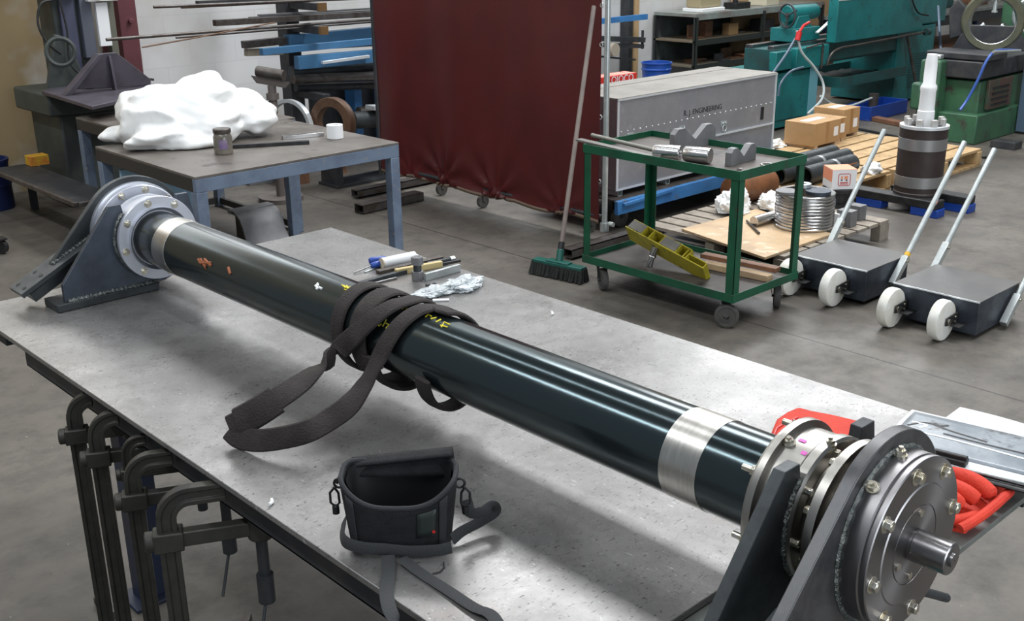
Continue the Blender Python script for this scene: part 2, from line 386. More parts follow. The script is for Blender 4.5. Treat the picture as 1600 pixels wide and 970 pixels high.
BRIST = mat('dark_bristles', (.018, .022, .02), .9, 0, c2=(.04, .04, .035), scale=90, bump=1, bscale=300)
BROOMH = mat('grey_brown_broom_pole', (.20, .16, .14), .5, 0, c2=(.15, .12, .11), scale=9)
DRUMB = mat('dark_blue_drum', (.01, .02, .09), .5)
SHELFT = mat('pale_green_shelf_top', (.24, .28, .26), .5, 0, c2=(.17, .15, .135), scale=4)
GREYB = mat('grey_machined_block', (.20, .20, .205), .5, .25, c2=(.14, .14, .145), scale=8)
SHELFD = mat('dark_shelf_steel', (.02, .026, .024), .55, 0)
SHBACK = mat('grey_backing_panel', (.10, .12, .12), .7, 0, c2=(.05, .05, .05), scale=4)
def curtain_mat():
    M = mat('red_welding_screen_pvc', (.105, .013, .014), .42, 0, c2=(.080, .012, .013), scale=3, bump=.1, bscale=8)
    nt = M.node_tree; b = nt.nodes['Principled BSDF']; out = nt.nodes['Material Output']
    t = nt.nodes.new('ShaderNodeBsdfTranslucent'); t.inputs[0].default_value = (.30, .015, .012, 1)
    mx = nt.nodes.new('ShaderNodeMixShader'); mx.inputs[0].default_value = .15
    nt.links.new(b.outputs[0], mx.inputs[1]); nt.links.new(t.outputs[0], mx.inputs[2]); nt.links.new(mx.outputs[0], out.inputs[0]); return M
CURT = curtain_mat()
HEM = mat('tan_curtain_hem', (.16, .11, .075), .6)

# ------------------------------------------------------------------ room
XL, XR, YF, YB, ZC = -2.5, 16.0, -3.0, 8.0, 7.6
b = MB(); b.mm((XL, YF, -.12), (XR, YB, 0)); struct(b, 'floor', FLOOR)
b = MB(); b.mm((XL, YB, -.12), (XR, YB + .2, ZC)); struct(b, 'wall_back', WALL)
b = MB(); b.mm((XR, YF, -.12), (XR + .2, YB + .2, ZC)); struct(b, 'wall_right', WALL)
b = MB(); b.mm((XL, YF, ZC), (XR, YB, ZC + .1)); struct(b, 'ceiling', ROOFM)
# maroon steel column standing against the back wall
b = MB()
b.mm((3.385, 7.60, 0), (3.515, 7.62, 3.6)); b.mm((3.385, 7.93, 0), (3.515, 7.95, 3.6)); b.mm((3.435, 7.62, 0), (3.465, 7.93, 3.6))
b.cyl((3.46, 7.575, 1.15), (3.46, 7.60, 1.15), .018, seg=6)
struct(b, 'trim_1', REDCOL, bev=.003)

# ------------------------------------------------------------------ main steel table
TZ = .78
tb = thing('steel_table', 'long low steel plate table in the foreground carrying the tube assembly', 'table', (1.44, 1.9, 0))
b = MB(); b.mm((.845, .852, TZ - .012), (2.035, 3.095, TZ)); b.build('tabletop', PLATE, tb, bev=.0015)
b = MB(); b.mm((1.0, .657, TZ - .024), (2.035, .8505, TZ - .012)); b.build('end_plate', mat('dull_green_grey_plate', (.16, .17, .16), .5, .3, c2=(.09, .10, .09), scale=9, rvar=.1), tb, bev=.001)
b = MB()
b.mm((.875, .87, TZ - .085), (.895, 2.78, TZ - .013)); b.mm((.875, .87, TZ - .085), (.93, 2.78, TZ - .078))
b.build('side_rail', RACKDK, tb, bev=.002)
b = MB()
b.mm((1.985, .70, TZ - .10), (2.00, 3.02, TZ - .013)); b.build('side_rail', RACKDK, tb, bev=.002)
for yy in (.90, 1.9, 2.95):
    b = MB(); b.mm((.90, yy - .03, TZ - .075), (1.98, yy + .03, TZ - .013)); b.build('cross_rail', RACKDK, tb, bev=.002)
b = MB(); b.mm((.88, 2.93, TZ - .075), (.99, 3.06, TZ - .013)); b.build('end_bracket', RACKDK, tb, bev=.002)
for (x, y) in ((1.05, 2.62), (1.05, 1.02), (1.92, .95), (1.92, 2.95)):
    b = MB(); b.mm((x - .04, y - .03, .01), (x + .04, y + .03, TZ - .075)); b.mm((x - .07, y - .06, 0), (x + .07, y + .06, .012)); b.build('leg', BLUELEG, tb, bev=.003)
b = MB()
b.mm((1.27, .625, .50), (1.345, .652, .756)); b.mm((1.20, .60, .56), (1.27, .64, .756)); b.build('vice_body', mat('teal_vice_paint', (.01, .12, .12), .5), tb, bev=.004)
b = MB(); b.tube(spline([Py(1372, 920, .63), Py(1400, 921, .63), Py(1440, 924, .63), Py(1479, 934, .625)], 5), .0075, 8); b.build('vice_handle', DSTEEL, tb, bev=.001)

# ------------------------------------------------------------------ tube and bearings
AX, AZ, R0 = 1.302, .938, .076
YA = V(0, 1, 0)
def axp(y, x=0, z=0): return V(AX + x, y, AZ + z)
sh = thing('roller_shaft', 'long dark steel tube with polished bands and flanged bearing ends above the steel table', 'shaft', (AX, 1.8, TZ))
b = MB(); b.lathe([(R0 - .004, .79), (R0, .79), (R0, 2.84), (R0 - .004, 2.84)], (AX, 0, AZ), YA, 96); b.build('tube', TUBE, sh)
for (a, c) in ((.912, .985), (2.665, 2.735)):
    b = MB(); b.lathe([(R0 - .002, a), (R0 + .0008, a + .0005), (R0 + .0008, c - .0005), (R0 - .002, c)], (AX, 0, AZ), YA, 96); b.build('polished_band', mat('brushed_bright_band', (.62, .60, .56), .30, .95, c2=(.5, .48, .45), scale=20, stretch=(1, 8, 1)), sh, label='bright polished steel band')
def arcpoly(cx, cz, R, a0, a1, n=28): return [(cx + R * math.cos(a0 + (a1 - a0) * i / n), cz + R * math.sin(a0 + (a1 - a0) * i / n)) for i in range(n + 1)]
def ringbolts(parent, y, dirn, R, n, r, h, a0=0, nut=False, washer=True):
    for k in range(n):
        t = a0 + 2 * PI * k / n
        o = V(AX + R * math.cos(t), y, AZ + R * math.sin(t)); d = V(0, dirn, 0)
        bb = MB()
        if washer: bb.cyl(o - d * .001, o + d * .0018, r * 1.45, seg=20)
        bb.hexhead(o, d, r, h, ang=t)
        if nut: bb.cyl(o + d * h * .9, o + d * (h + .016), r * .6, seg=12)
        else: bb.cyl(o + d * h * .9, o + d * (h + .0006), r * .62, seg=16)
        bb.build('bolt', ZINC, parent, bev=.0006)
# --- near end, profile written along y
nh = MB(); nh.lathe([(R0, .783), (.119, .783), (.1195, .790), (.1195, .795), (.119, .796), (R0, .796)], (AX, 0, AZ), YA, 72); nh.lathe([(R0, .7965), (R0 + .008, .80), (R0, .806)], (AX, 0, AZ), YA, 60)
fl = nh.build('end_flange', TURN, sh)
ringbolts(fl, .796, 1, .106, 6, .0085, .010, a0=math.radians(22), nut=True)
b = MB(); b.lathe([(.05, .783), (.1085, .783), (.1085, .742), (.112, .738), (.1125, .724), (.109, .720), (.05, .720)], (AX, 0, AZ), YA, 72)
bh = b.build('bearing_housing', TURN, sh)
for t, y in ((PI / 2 + .35, .776), (PI / 2 + .1, .727)):
    o = V(AX + .108 * math.cos(t), y, AZ + .108 * math.sin(t)); d = V(math.cos(t), 0, math.sin(t))
    bb = MB(); bb.cyl(o, o + d * .003, .009, seg=16); bb.hexhead(o + d * .002, d, .0065, .007); bb.cyl(o + d * .008, o + d * .014, .0035, seg=10); bb.build('grease_nipple', ZINC, bh)
for t, y, l in ((PI / 2 + .22, .764, .012), (PI / 2 + .42, .748, .009), (PI / 2 + .52, .735, .008)):
    bb = MB(); bb.grid(5, 4, lambda u, v: V(AX + .1093 * math.cos(t + (v - .5) * .06), y + (u - .5) * l, AZ + .1093 * math.sin(t + (v - .5) * .06))); bb.build('marker_spot', PINKM, bh, label='pink marker spot')
# inner bracket plate with slot round the housing, standing on its base plate
def inner_plate(y0, y1, parent, mt, base_y, base_mat):
    zt = AZ + .103; zb = TZ + .022
    poly = [(AX - .27, zb), (AX - .27, zb + .05), (AX - .118, zt), (AX - .082, zt)] + [(AX + .112 * math.cos(a), AZ + .112 * math.sin(a)) for a in [PI - math.radians(46) + math.radians(272) * i / 30 for i in range(31)]] + [(AX + .082, zt), (AX + .118, zt), (AX + .138, AZ + .0), (AX + .132, AZ - .06), (AX + .10, AZ - .105), (AX + .02, zb)]
    bb = MB(); bb.prism([(x, z) for x, z in poly], (0, y0, 0), (1, 0, 0), (0, 0, 1), (0, y1 - y0, 0))
    pl = bb.build('bracket_plate', mt, parent, bev=.0015, smooth=False)
    bb = MB(); bb.mm((AX - .295, base_y[0], TZ + .001), (AX - .005, base_y[1], TZ + .0225)); bb.build('base_plate', base_mat, pl, bev=.002)
    bb = MB()
    pts = [V(AX + .113 * math.cos(a), y0 - .002 if y0 < 1 else y0, AZ + .113 * math.sin(a)) for a in [PI - math.radians(44) + math.radians(268) * i / 60 for i in range(61)]]
    bb.tube(pts, .0042, 8, scales=[1 + .2 * math.sin(i * 2.1) for i in range(61)])
    pts = [V(AX + .113 * math.cos(a), y1 + .001, AZ + .113 * math.sin(a)) for a in [PI - math.radians(44) + math.radians(268) * i / 60 for i in range(61)]]
    bb.tube(pts, .0042, 8, scales=[1 + .2 * math.sin(i * 2.1) for i in range(61)])
    yy = y0 - .002
    bb.tube([V(AX - .262 + .26 * i / 70, yy, zb + .003) for i in range(71)], .006, 7, scales=[1 + .4 * math.sin(i * 1.9) for i in range(71)])
    bb.build('weld_seam', WELD, pl)
    return pl
nip = inner_plate(.730, .750, sh, DSTEEL, (.69, .80), GBASE)
# neck, second flange pair
b = MB(); b.lathe([(.045, .722), (.085, .722), (.078, .715), (.078, .700), (.117, .698), (.1175, .684), (.095, .681), (.095, .672), (.120, .670), (.121, .657), (.045, .657)], (AX, 0, AZ), YA, 72)
nk = b.build('coupling_flange', TURN, sh)
ringbolts(nk, .700, 1, .102, 8, .0075, .010, a0=.35)
ringbolts(nk, .720, -1, .099, 8, .006, .009, a0=.1, washer=False)
# outer arm plate: rounded head, long leg to a tilted foot
def arm(yc, dirn, parent, mt, foot_mat):
    th = math.radians(27 if dirn > 0 else 20)
    e1 = V(math.cos(th), 0, math.sin(th)); n1 = V(-math.sin(th), 0, math.cos(th))
    Rr = .152
    tip = V(AX - .255, yc, AZ - .055) if dirn > 0 else V(AX - .33, yc, AZ - .118)
    # tangent from tip to head circle (upper)
    dx, dz = tip.x - AX, tip.z - AZ; D = math.hypot(dx, dz); base = math.atan2(dz, dx); al = math.acos(Rr / D)
    a_up = base - al
    low_start = math.radians(-150) if dirn > 0 else math.radians(-118)
    poly = [(tip.x, tip.z)]
    poly += [(AX + Rr * math.cos(a_up - i * ((a_up - low_start) % (2 * PI)) / 44), AZ + Rr * math.sin(a_up - i * ((a_up - low_start) % (2 * PI)) / 44)) for i in range(45)]
    poly += [(tip.x + e1.x * .03 + .0, tip.z - .018)]
    # head hole
    bb = MB(); t2 = .020
    bb.prism(poly, (0, yc - t2 / 2, 0), (1, 0, 0), (0, 0, 1), (0, t2, 0))
    pl = bb.build('arm_plate', mt, parent, bev=.0015, ang=25)
    # tilted foot plates
    f0 = tip + e1 * (.16) ; f1 = tip - e1 * (.115 if dirn > 0 else .2)
    up = n1
    for k, (nm, dz_, tk, inset) in enumerate((('foot_plate', 0, .014, 0), ('packer_plate', -.026, .028, .02))):
        a = f0 + up * dz_ - up * .008; c = f1 + up * dz_ - up * .008 + e1 * inset
        w_ = .09 if k == 0 else .07
        bb = MB(); bb.bar(a, c, w_, tk, up=up); fp = bb.build(nm, foot_mat, pl, bev=.0012)
        if k == 0:
            for s_ in (.020, .075):
                for q in (-.022, .022):
                    o = f1 + e1 * s_ + V(0, q, 0) - up * .0008
                    bb = MB(); bb.cyl(o, o + up * .0008, .0065, seg=16); bb.build('bolt_hole', BLKP, fp)
    bb = MB()
    bb.tube([tip + e1 * (.005 + .15 * i / 50) + V(0, -.010, 0) + up * .0 for i in range(51)], .005, 7, scales=[1 + .4 * math.sin(i * 1.7) for i in range(51)])
    bb.tube([V(AX + .128 * math.cos(a), yc - (.010 if dirn < 0 else .0095), AZ + .128 * math.sin(a)) for a in [2 * PI * i / 90 for i in range(91)]], .0042, 7, scales=[1 + .22 * math.sin(i * 1.9) for i in range(91)])
    bb.build('weld_seam', WELD, pl)
    return pl
na = arm(.646, -1, sh, mat('ground_dark_plate', (.075, .075, .08), .36, .7, c2=(.12, .12, .12), scale=14, rvar=.1), DSTEEL)
b = MB(); b.prism([(0, 0), (.10, 0), (.10, .11)], V(AX - .30, .625, TZ - .012 + .02), (1, 0, 0), (0, 0, 1), (0, -.008, 0)); b.build('gusset', DSTEEL, sh, bev=.001)
# outer housing and cover
b = MB(); b.lathe([(.05, .640), (.124, .640), (.1265, .634), (.1265, .607), (.1245, .6045), (.05, .6045)], (AX, 0, AZ), YA, 80)
oh = b.build('outer_housing', TURND, sh)
for t in (PI / 2 + .62, PI / 2 + .05):
    o = V(AX + .126 * math.cos(t), .624, AZ + .126 * math.sin(t)); d = V(math.cos(t), 0, math.sin(t))
    bb = MB(); bb.cyl(o, o + d * .003, .0095, seg=16); bb.hexhead(o + d * .002, d, .007, .008); bb.cyl(o + d * .009, o + d * .015, .0035, seg=10); bb.build('grease_nipple', ZINC, oh)
b = MB(); b.lathe([(.02, .604), (.1255, .604), (.1265, .6015), (.1265, .5955), (.125, .594), (.090, .5935), (.088, .592), (.0595, .592), (.059, .5935), (.0575, .5935), (.057, .592), (.02, .592), (.02, .604)], (AX, 0, AZ), YA, 96)
cv = b.build('cover_disc', TURND, sh)
ringbolts(cv, .594, -1, .110, 8, .0085, .010, a0=math.radians(8))
for t in (math.radians(200), math.radians(262), math.radians(82)):
    bb = MB(); o = V(AX + .047 * math.cos(t),   .592, AZ + .047 * math.sin(t)); bb.cyl(o, o + V(0, -.0025, 0), .0055, seg=14); bb.build('cap_screw', ZINC, cv)
b = MB(); b.lathe([(.001, .535), (.010, .535), (.0105, .539), (.0215, .5385), (.0232, .540), (.0236, .588), (.0215, .590), (.0215, .596), (.001, .596)], (AX, 0, AZ), YA, 64)
b.build('stub_shaft', POLD, sh)
b = MB()
b.lathe([(.045, .835), (.045, .8495), (.001, .85)], (AX, 0, AZ), YA, 32)
# --- far end
fb = MB(); fb.lathe([(R0, 2.846), (.088, 2.832), (.089, 2.846)], (AX, 0, AZ), YA, 60)
fb.lathe([(R0, 2.843), (.1165, 2.843), (.1175, 2.845), (.1175, 2.853), (.108, 2.855), (.108, 2.905), (.112, 2.907), (.112, 2.92), (.08, 2.925), (.078, 2.952)], (AX, 0, AZ), YA, 72)
ff = fb.build('end_flange', mat('pale_machined_flange', (.58, .60, .66), .42, .7, c2=(.52, .54, .60), scale=6), sh)
ringbolts(ff, 2.843, -1, .102, 8, .0075, .007, a0=math.radians(12))
fip = inner_plate(2.880, 2.894, sh, BSTEEL, (2.870, 2.965), DSTEEL)
# face plate seat so the base sits under the plate
b = MB(); b.lathe([(.07, 2.950), (.130, 2.950), (.1315, 2.952), (.1315, 2.968), (.13, 2.97), (.137, 2.972), (.137, 2.985), (.05, 2.985)], (AX, 0, AZ), YA, 72)
cf = b.build('coupling_flange', mat('pale_machined_flange_two', (.58, .60, .66), .42, .7, c2=(.52, .54, .60), scale=6), sh)
ringbolts(cf, 2.950, -1, .118, 10, .0075, .008, a0=.1)
arm(2.995, 1, sh, DSTEEL, DSTEEL)
b = MB(); b.lathe([(.05, 3.005), (.127, 3.005), (.127, 3.03), (.03, 3.03), (.024, 3.035), (.0235, 3.10), (.001, 3.10)], (AX, 0, AZ), YA, 64); b.build('cover_disc', POLD, sh)
# paint marks on the tube
def T(px, py, dr=0):
    d = ray(px, py); a = d.x ** 2 + d.z ** 2; ox = CAM.x - AX; oz = CAM.z - AZ; R = R0 + dr
    bb_ = 2 * (d.x * ox + d.z * oz); c = ox * ox + oz * oz - R * R; D = bb_ * bb_ - 4 * a * c
    t = -bb_ / 2 / a if D < 0 else (-bb_ - math.sqrt(D)) / 2 / a
    return CAM + d * t
def marks(name, strokes, mt, r=.0016):
    bb = MB()
    for st in strokes: bb.tube([T(x, y, .0004) for x, y in st], r, 6)
    bb.build(name, mt, sh, label=None)
marks('paint_mark', [[(665, 495), (669, 491), (674, 494)], [(673, 498), (682, 496)], [(681, 503), (689, 499)], [(691, 509), (694, 503), (703, 507)], [(688, 508), (699, 511)], [(690, 511), (690, 508)]], YPAINT)
marks('paint_mark', [[(589, 507), (592, 509), (596, 506)], [(598, 510), (604, 499)], [(603, 505), (608, 507), (603, 513)], [(628, 483), (632, 480), (636, 482)]], YPAINT)
marks('paint_mark', [[(534, 445), (540, 450), (537, 446), (545, 452), (541, 446), (550, 453), (547, 448), (556, 454)], [(538, 452), (552, 456)]], YPAINT)
marks('rust_mark', [[(310, 405), (316, 412), (314, 405), (322, 418), (320, 405), (330, 415)], [(312, 410), (330, 411)], [(357, 418), (360, 428)]], ORANGEM, .004)
marks('chalk_mark', [[(493, 446), (497, 451), (494, 452), (499, 449), (503, 451)], [(496, 443), (497, 447)]], WPAINT, .003)

# ------------------------------------------------------------------ sling
def loop_pts(y, a0, a1, n, rad, yd=0, sag=0):
    out = []; ups = []
    for i in range(n + 1):
        t = i / n; a = a0 + (a1 - a0) * t
        s_ = max(0, -math.sin(a)) ** 2 * sag
        out.append(V(AX + (rad + s_) * math.cos(a), y + yd * t, AZ + (rad + s_) * math.sin(a))); ups.append(V(math.cos(a), 0, math.sin(a)))
    return out, ups
b = MB(); RS = R0 + .0075
def tail(pts_px, ytop, yend, n=8):
    P = [Pz(x, y, z) for x, y, z in pts_px]; S = spline(P, n); ups = []
    for i, p in enumerate(S):
        t = i / (len(S) - 1)
        ups.append((V(-.62, .55, .18) * (1 - t) + V(-.7, 0, .7) * t).normalized() if t < 1 else V(-.7, 0, .7))
    a0 = math.radians(152)
    lp, lu = loop_pts(ytop, a0, math.radians(-170), 40, RS, yend - ytop, .03)
    return S[:] + lp, ups + lu
def radial(p): return V(p.x - AX, 0, p.z - AZ).normalized()
def run(px_list, t_list, y1, wd):
    P = [Px(x, y, X) for x, y, X in px_list] + [T(x, y, d) for x, y, d in t_list]
    S = spline(P, 7); ups = []
    k = (len(px_list) - 1) * 7
    for i, p in enumerate(S):
        t = min(1, i / k); t = t * t
        ups.append((V(-.55, -.65, .45) * (1 - t) + radial(p) * t).normalized())
    a0 = math.atan2(S[-1].z - AZ, S[-1].x - AX)
    lp, lu = loop_pts(S[-1].y, a0, math.radians(-165), 40, (S[-1] - V(AX, S[-1].y, AZ)).length, y1 - S[-1].y, .022)
    b.strap(S[:-1] + lp, wd, .011, ups[:-1] + lu)
run([(359, 667, .940), (378, 657, .957), (400, 645, .975), (440, 618, 1.025), (470, 598, 1.08), (500, 572, 1.14), (530, 547, 1.20)], [(556, 522, .017), (584, 497, .016), (612, 478, .014), (637, 470, .011)], 1.74, .047)
run([(360, 671, .940), (376, 684, .946), (405, 688, .958), (440, 684, .984), (480, 674, 1.02), (515, 655, 1.075), (545, 633, 1.115), (570, 600, 1.16), (590, 563, 1.20)], [(607, 530, .011), (629, 502, .010), (656, 484, .010), (684, 481, .009), (698, 487, .009)], 1.57, .045)
for y, yd, rd, sg, wd in ((1.868, -.02, R0 + .0075, .018, .044), (1.80, -.035, R0 + .0085, .020, .058)):
    lp, lu = loop_pts(y, 0, 2 * PI, 60, rd, yd, sg)
    b.strap(lp, wd, .011, lu)
# stitched sleeve where the sling is joined
b.strap(spline([Px(372, 660, .952), Px(400, 645, .975), Px(432, 624, 1.014)], 5), .060, .017, V(-.55, -.65, .45))
b.build('sling_tmp', SLING)
o = bpy.data.objects['sling_tmp']; o.name = 'lifting_sling'
tag(o, 'dark brown webbing lifting sling wrapped around the long tube, its loop trailing on the table', 'sling')

# ------------------------------------------------------------------ camera bag
bc = (Pz(555, 868, TZ) + Pz(690, 868, TZ)) / 2
d_w = (Pz(690, 862, TZ) - Pz(548, 862, TZ)).normalized(); d_d = V(-d_w.y, d_w.x, 0)
bag = thing('camera_bag', 'small open black camera bag with strap standing at the near edge of the table', 'bag', (bc.x, bc.y, TZ))
W2, D2, HB = .080, .100, .108
def bagpt(u, v, inner=0):
    # u around, v up
    a = 2 * PI * u; k = 3.2
    cx = math.copysign(abs(math.cos(a)) ** (2 / k), math.cos(a)); sy = math.copysign(abs(math.sin(a)) ** (2 / k), math.sin(a))
    wd = (W2 + .014 * v) - inner; dd = (D2 / 2 + .004 * v) - inner
    front = max(0, -sy); back = max(0, sy)
    h = HB * v * (1 + .14 * abs(cx) ** 3 * v - .20 * front * (1 - abs(cx) ** 3)) + (.0 if v < .9 else .010 * back)
    return bc + d_w * cx * wd + d_d * (sy * dd + D2 / 2 + .004) + V(0, 0, max(h, .001) + (inner if v < .02 else 0))
b = MB(); b.grid(64, 10, lambda u, v: bagpt(u, v), closed_u=True); b.build('body', BAGM, bag, solid=.006, recalc=False)
b = MB(); b.grid(64, 8, lambda u, v: bagpt(u, v * .97, .008), closed_u=True)
b._add([bagpt(k / 32, .03, .008) for k in range(32)], [tuple(range(32))])
b._add([bagpt(k / 32, .0, .0) for k in range(32)], [tuple(range(32))]); b.build('lining', BLKP, bag)
b = MB(); b.tube([bagpt(k / 64, 1) for k in range(64)], .0045, 8, closed=True); b.build('rim_piping', BAGG, bag)
for s_ in (-1, 1):
    b = MB(); b.grid(6, 8, lambda u, v: bagpt((.75 + s_ * (.115 + .04 * u - .015 * v)), .06 + .9 * v, -.004)); b.build('side_panel', BAGG, bag, solid=.002)
b = MB(); b.grid(6, 5, lambda u, v: bagpt(.75 + .03 + .06 * u, .38 + .5 * v, -.0045)); lb = b.build('logo_patch', mat('dark_green_label', (.014, .020, .018), .5), bag, solid=.001)
b = MB(); q = bagpt(.75 + .083, .46, -.0055); b.cyl(q, q - d_d * .001, .0028, seg=12); b.build('red_dot', REDP, lb)
# lid, hinged open at the back: a shallow tray standing up behind the opening
def lid(u, v):
    x = (u - .5) * 2; w_ = W2 + .012 - .006 * v
    e = .022 * (1 - min(1, abs(x)) ** 6)
    return bc + d_w * x * w_ + d_d * (D2 + .006 + .004 * v - .016 * math.cos(v * PI / 2)) + V(0, 0, HB * .9 + .034 * v + .010 * x * v)
b = MB(); b.grid(20, 6, lid)
pts = [lid(i / 19, 1) for i in range(20)]
b.grid(20, 4, lambda u, v: lid(u, 1) - d_d * .024 * v - V(0, 0, .004 * v)); b.build('lid', BAGM, bag, solid=.005, recalc=False)
b = MB(); p = lid(0, .3); b.tube([p, p - d_w * .012 - V(0, 0, .006), p - d_w * .022 - V(0, 0, .02)], .004, 6); b.build('zip_pull', BLKP, bag)
for s_, (cx, cy) in ((-1, (530, 790)), (1, (713, 778))):
    top = bagpt(.5 if s_ < 0 else 0, .86, -.006); out = d_w * s_
    cpt = top + out * .010 - V(0, 0, .022)
    b = MB(); b.torus(top + out * .002, d_d, .008, .0022, 20, 8); b.tube([cpt + V(0, 0, .014) + out * 0, cpt + out * .008 + V(0, 0, .004), cpt + out * .008 - V(0, 0, .014), cpt - V(0, 0, .022), cpt - out * .007 - V(0, 0, .014), cpt - out * .006 + V(0, 0, .004), cpt + V(0, 0, .014)], .0022, 8)
    b.cyl(cpt - V(0, 0, .02), cpt - V(0, 0, .034), .006, seg=12); b.build('clip', BLKP, bag)
def flat(pts, wd, name='strap', ups=None, mt=STRAPM):
    b = MB(); S = spline([Pz(*p) if not isinstance(p, Vector) else p for p in pts], 8); b.strap(S, wd, .0026, ups if ups else V(0, 0, 1), n=8); return b.build(name, mt, bag)
# strap: round the front foot of the bag, then two runs toward the camera and one loop to the right
fr = lambda x, dz, o=.010: bc + d_w * x - d_d * o + V(0, 0, dz)
flat([bagpt(.5, .30, -.012), fr(-.088, .030, .0), fr(-.06, .022), fr(-.02, .018), fr(.02, .014), fr(.065, .016), fr(.088, .018, .004)], .022, ups=[-d_d] * 49)
flat([(606, 868, TZ + .012), (607, 892, TZ + .006), (604, 925, TZ + .005), (609, 952, TZ + .004), (622, 975, TZ - .012), (640, 1000, TZ - .05)], .022)
flat([(628, 872, TZ + .010), (655, 893, TZ + .004), (700, 922, TZ + .004), (740, 948, TZ + .006), (765, 958, TZ + .010), (778, 975, TZ + .012), (782, 990, TZ + .006)], .021)
flat([bagpt(0, .62, -.02), (735, 800, TZ + .050), (752, 800, TZ + .045), (770, 790, TZ + .048), (772, 800, TZ + .03), (750, 815, TZ + .022), (722, 830, TZ + .018), (706, 843, TZ + .012)], .021, ups=[-d_d] * 57)
b = MB(); b.tube([Pz(x, y, TZ + .002) for x, y in ((693, 878), (694, 886), (688, 893), (676, 896))], .0012, 6); b.build('drawcord', BLKP, bag)

# ------------------------------------------------------------------ small things on the table
def bent(name, pts, r, mt, label, cat, **k): b = MB(); b.tube(pts, r, **k); return solo(b, name, mt, label, cat)
# big hexagon bolt standing on its nut
c = Pz(653, 437, TZ)
hb = thing('hexagon_bolt', 'large black bolt with two hexagon heads standing upright among the tools', 'bolt', (c.x, c.y, TZ))
b = MB(); b.cyl(c, c + V(0, 0, .027), .0185, seg=6, ang0=.4); b.build('nut', GREYB, hb, bev=.001)
b = MB(); b.cyl(c + V(0, 0, .027), c + V(0, 0, .047), .012, seg=24); b.build('shank', DSTEEL, hb)
b = MB(); b.cyl(c + V(0, 0, .047), c + V(0, 0, .069), .0185, seg=6, ang0=.4); b.ring(c + V(0, 0, .0691), (0, 0, 1), .008, .014, .001, 24); b.build('head', GREYB, hb, bev=.001)
def lyingbar(name, p, q, w_, h_, mt, label, cat, z=TZ, group=None, bev=.0008):
    a = Pz(*p, z + h_ / 2 + .0005); c_ = Pz(*q, z + h_ / 2 + .0005); b = MB(); b.bar(a, c_, w_, h_); return solo(b, name, mt, label, cat, group, bev=bev)
lyingbar('steel_bar', (560, 444), (640, 422), .016, .012, DSTEEL, 'dark flat steel bar lying left of the upright hexagon bolt', 'bar')
lyingbar('steel_strip', (556, 449), (620, 434), .007, .006, POLD, 'thin bright steel strip below the dark flat bar', 'strip')
lyingbar('timber_gauge', (618, 425), (690, 412), .016, .018, mat('pale_yellow_wood', (.52, .42, .20), .6), 'pale yellow wooden stick behind the upright hexagon bolt', 'stick')
lyingbar('steel_square', (664, 433), (718, 418), .010, .022, GALV, 'pale steel rule blade standing on edge right of the hexagon bolt', 'ruler')
lyingbar('steel_channel', (590, 425), (690, 402), .022, .010, STOCK, 'grey steel channel offcut behind the yellow stick', 'offcut')
lyingbar('file', (688, 413), (719, 407), .010, .008, BLK, 'short black file at the right end of the tool pile', 'file')
sc = thing('sealant_tube', 'white cylindrical sealant tube with a pale cap lying among the tools', 'tube', tuple(Pz(625, 408, TZ)))
a = Pz(597, 411, TZ + .017); c = Pz(648, 400, TZ + .017); b = MB(); b.cyl(a, c, .0155, seg=28); b.build('barrel', CREAMP, sc, bev=.001)
b = MB(); b.cyl(c, c + (c - a).normalized() * .012, .008, .003, seg=16); b.build('nozzle', WPAINT, sc)
b = MB(); b.cyl(a - (c - a).normalized() * .002, a + (c - a).normalized() * .002, .0157, seg=28); b.build('end_cap', mat('cream_cap', (.6, .52, .38), .5), sc)
for k, (p, q) in enumerate((((577, 408), (600, 404)), ((588, 413), (603, 409)))):
    sd = thing('screwdriver', ('blue handled screwdriver lying behind the white sealant tube', 'blue handled screwdriver with its handle against the white sealant tube')[k], 'screwdriver', tuple(Pz(*p, TZ)))
    a = Pz(*p, TZ + .012); c = Pz(*q, TZ + .012); d = (c - a).normalized()
    b = MB(); b.lathe([(.001, 0), (.009, .001), (.0115, .010), (.0095, .03), (.010, .045), (.006, .056), (.001, .057)], a if k == 0 else c, d if k == 0 else -d, 16); b.build('handle', BLUED, sd)
    b = MB(); s0 = a if k == 0 else c; dd = d if k == 0 else -d; b.cyl(s0 + dd * .055, s0 + dd * .12 - V(0, 0, .008), .0025, seg=8); b.build('blade', POLD, sd)
lyingbar('chisel', (570, 425), (600, 412), .008, .004, GALV, 'thin bright steel strip lying below the blue screwdrivers', 'strip')
b = MB(); a = Pz(668, 412, TZ + .010); c = Pz(703, 405, TZ + .010); d = (c - a).normalized(); b.cyl(a, c, .006, seg=12); o1 = thing('socket_extension', 'dark round rod with a bright square end at the right of the pile', 'tool', tuple(Pz(685, 408, TZ))); b.build('rod', DSTEEL, o1)
b = MB(); b.cyl(c, c + d * .016, .0095, seg=6); b.build('socket', GALV, o1, bev=.001)
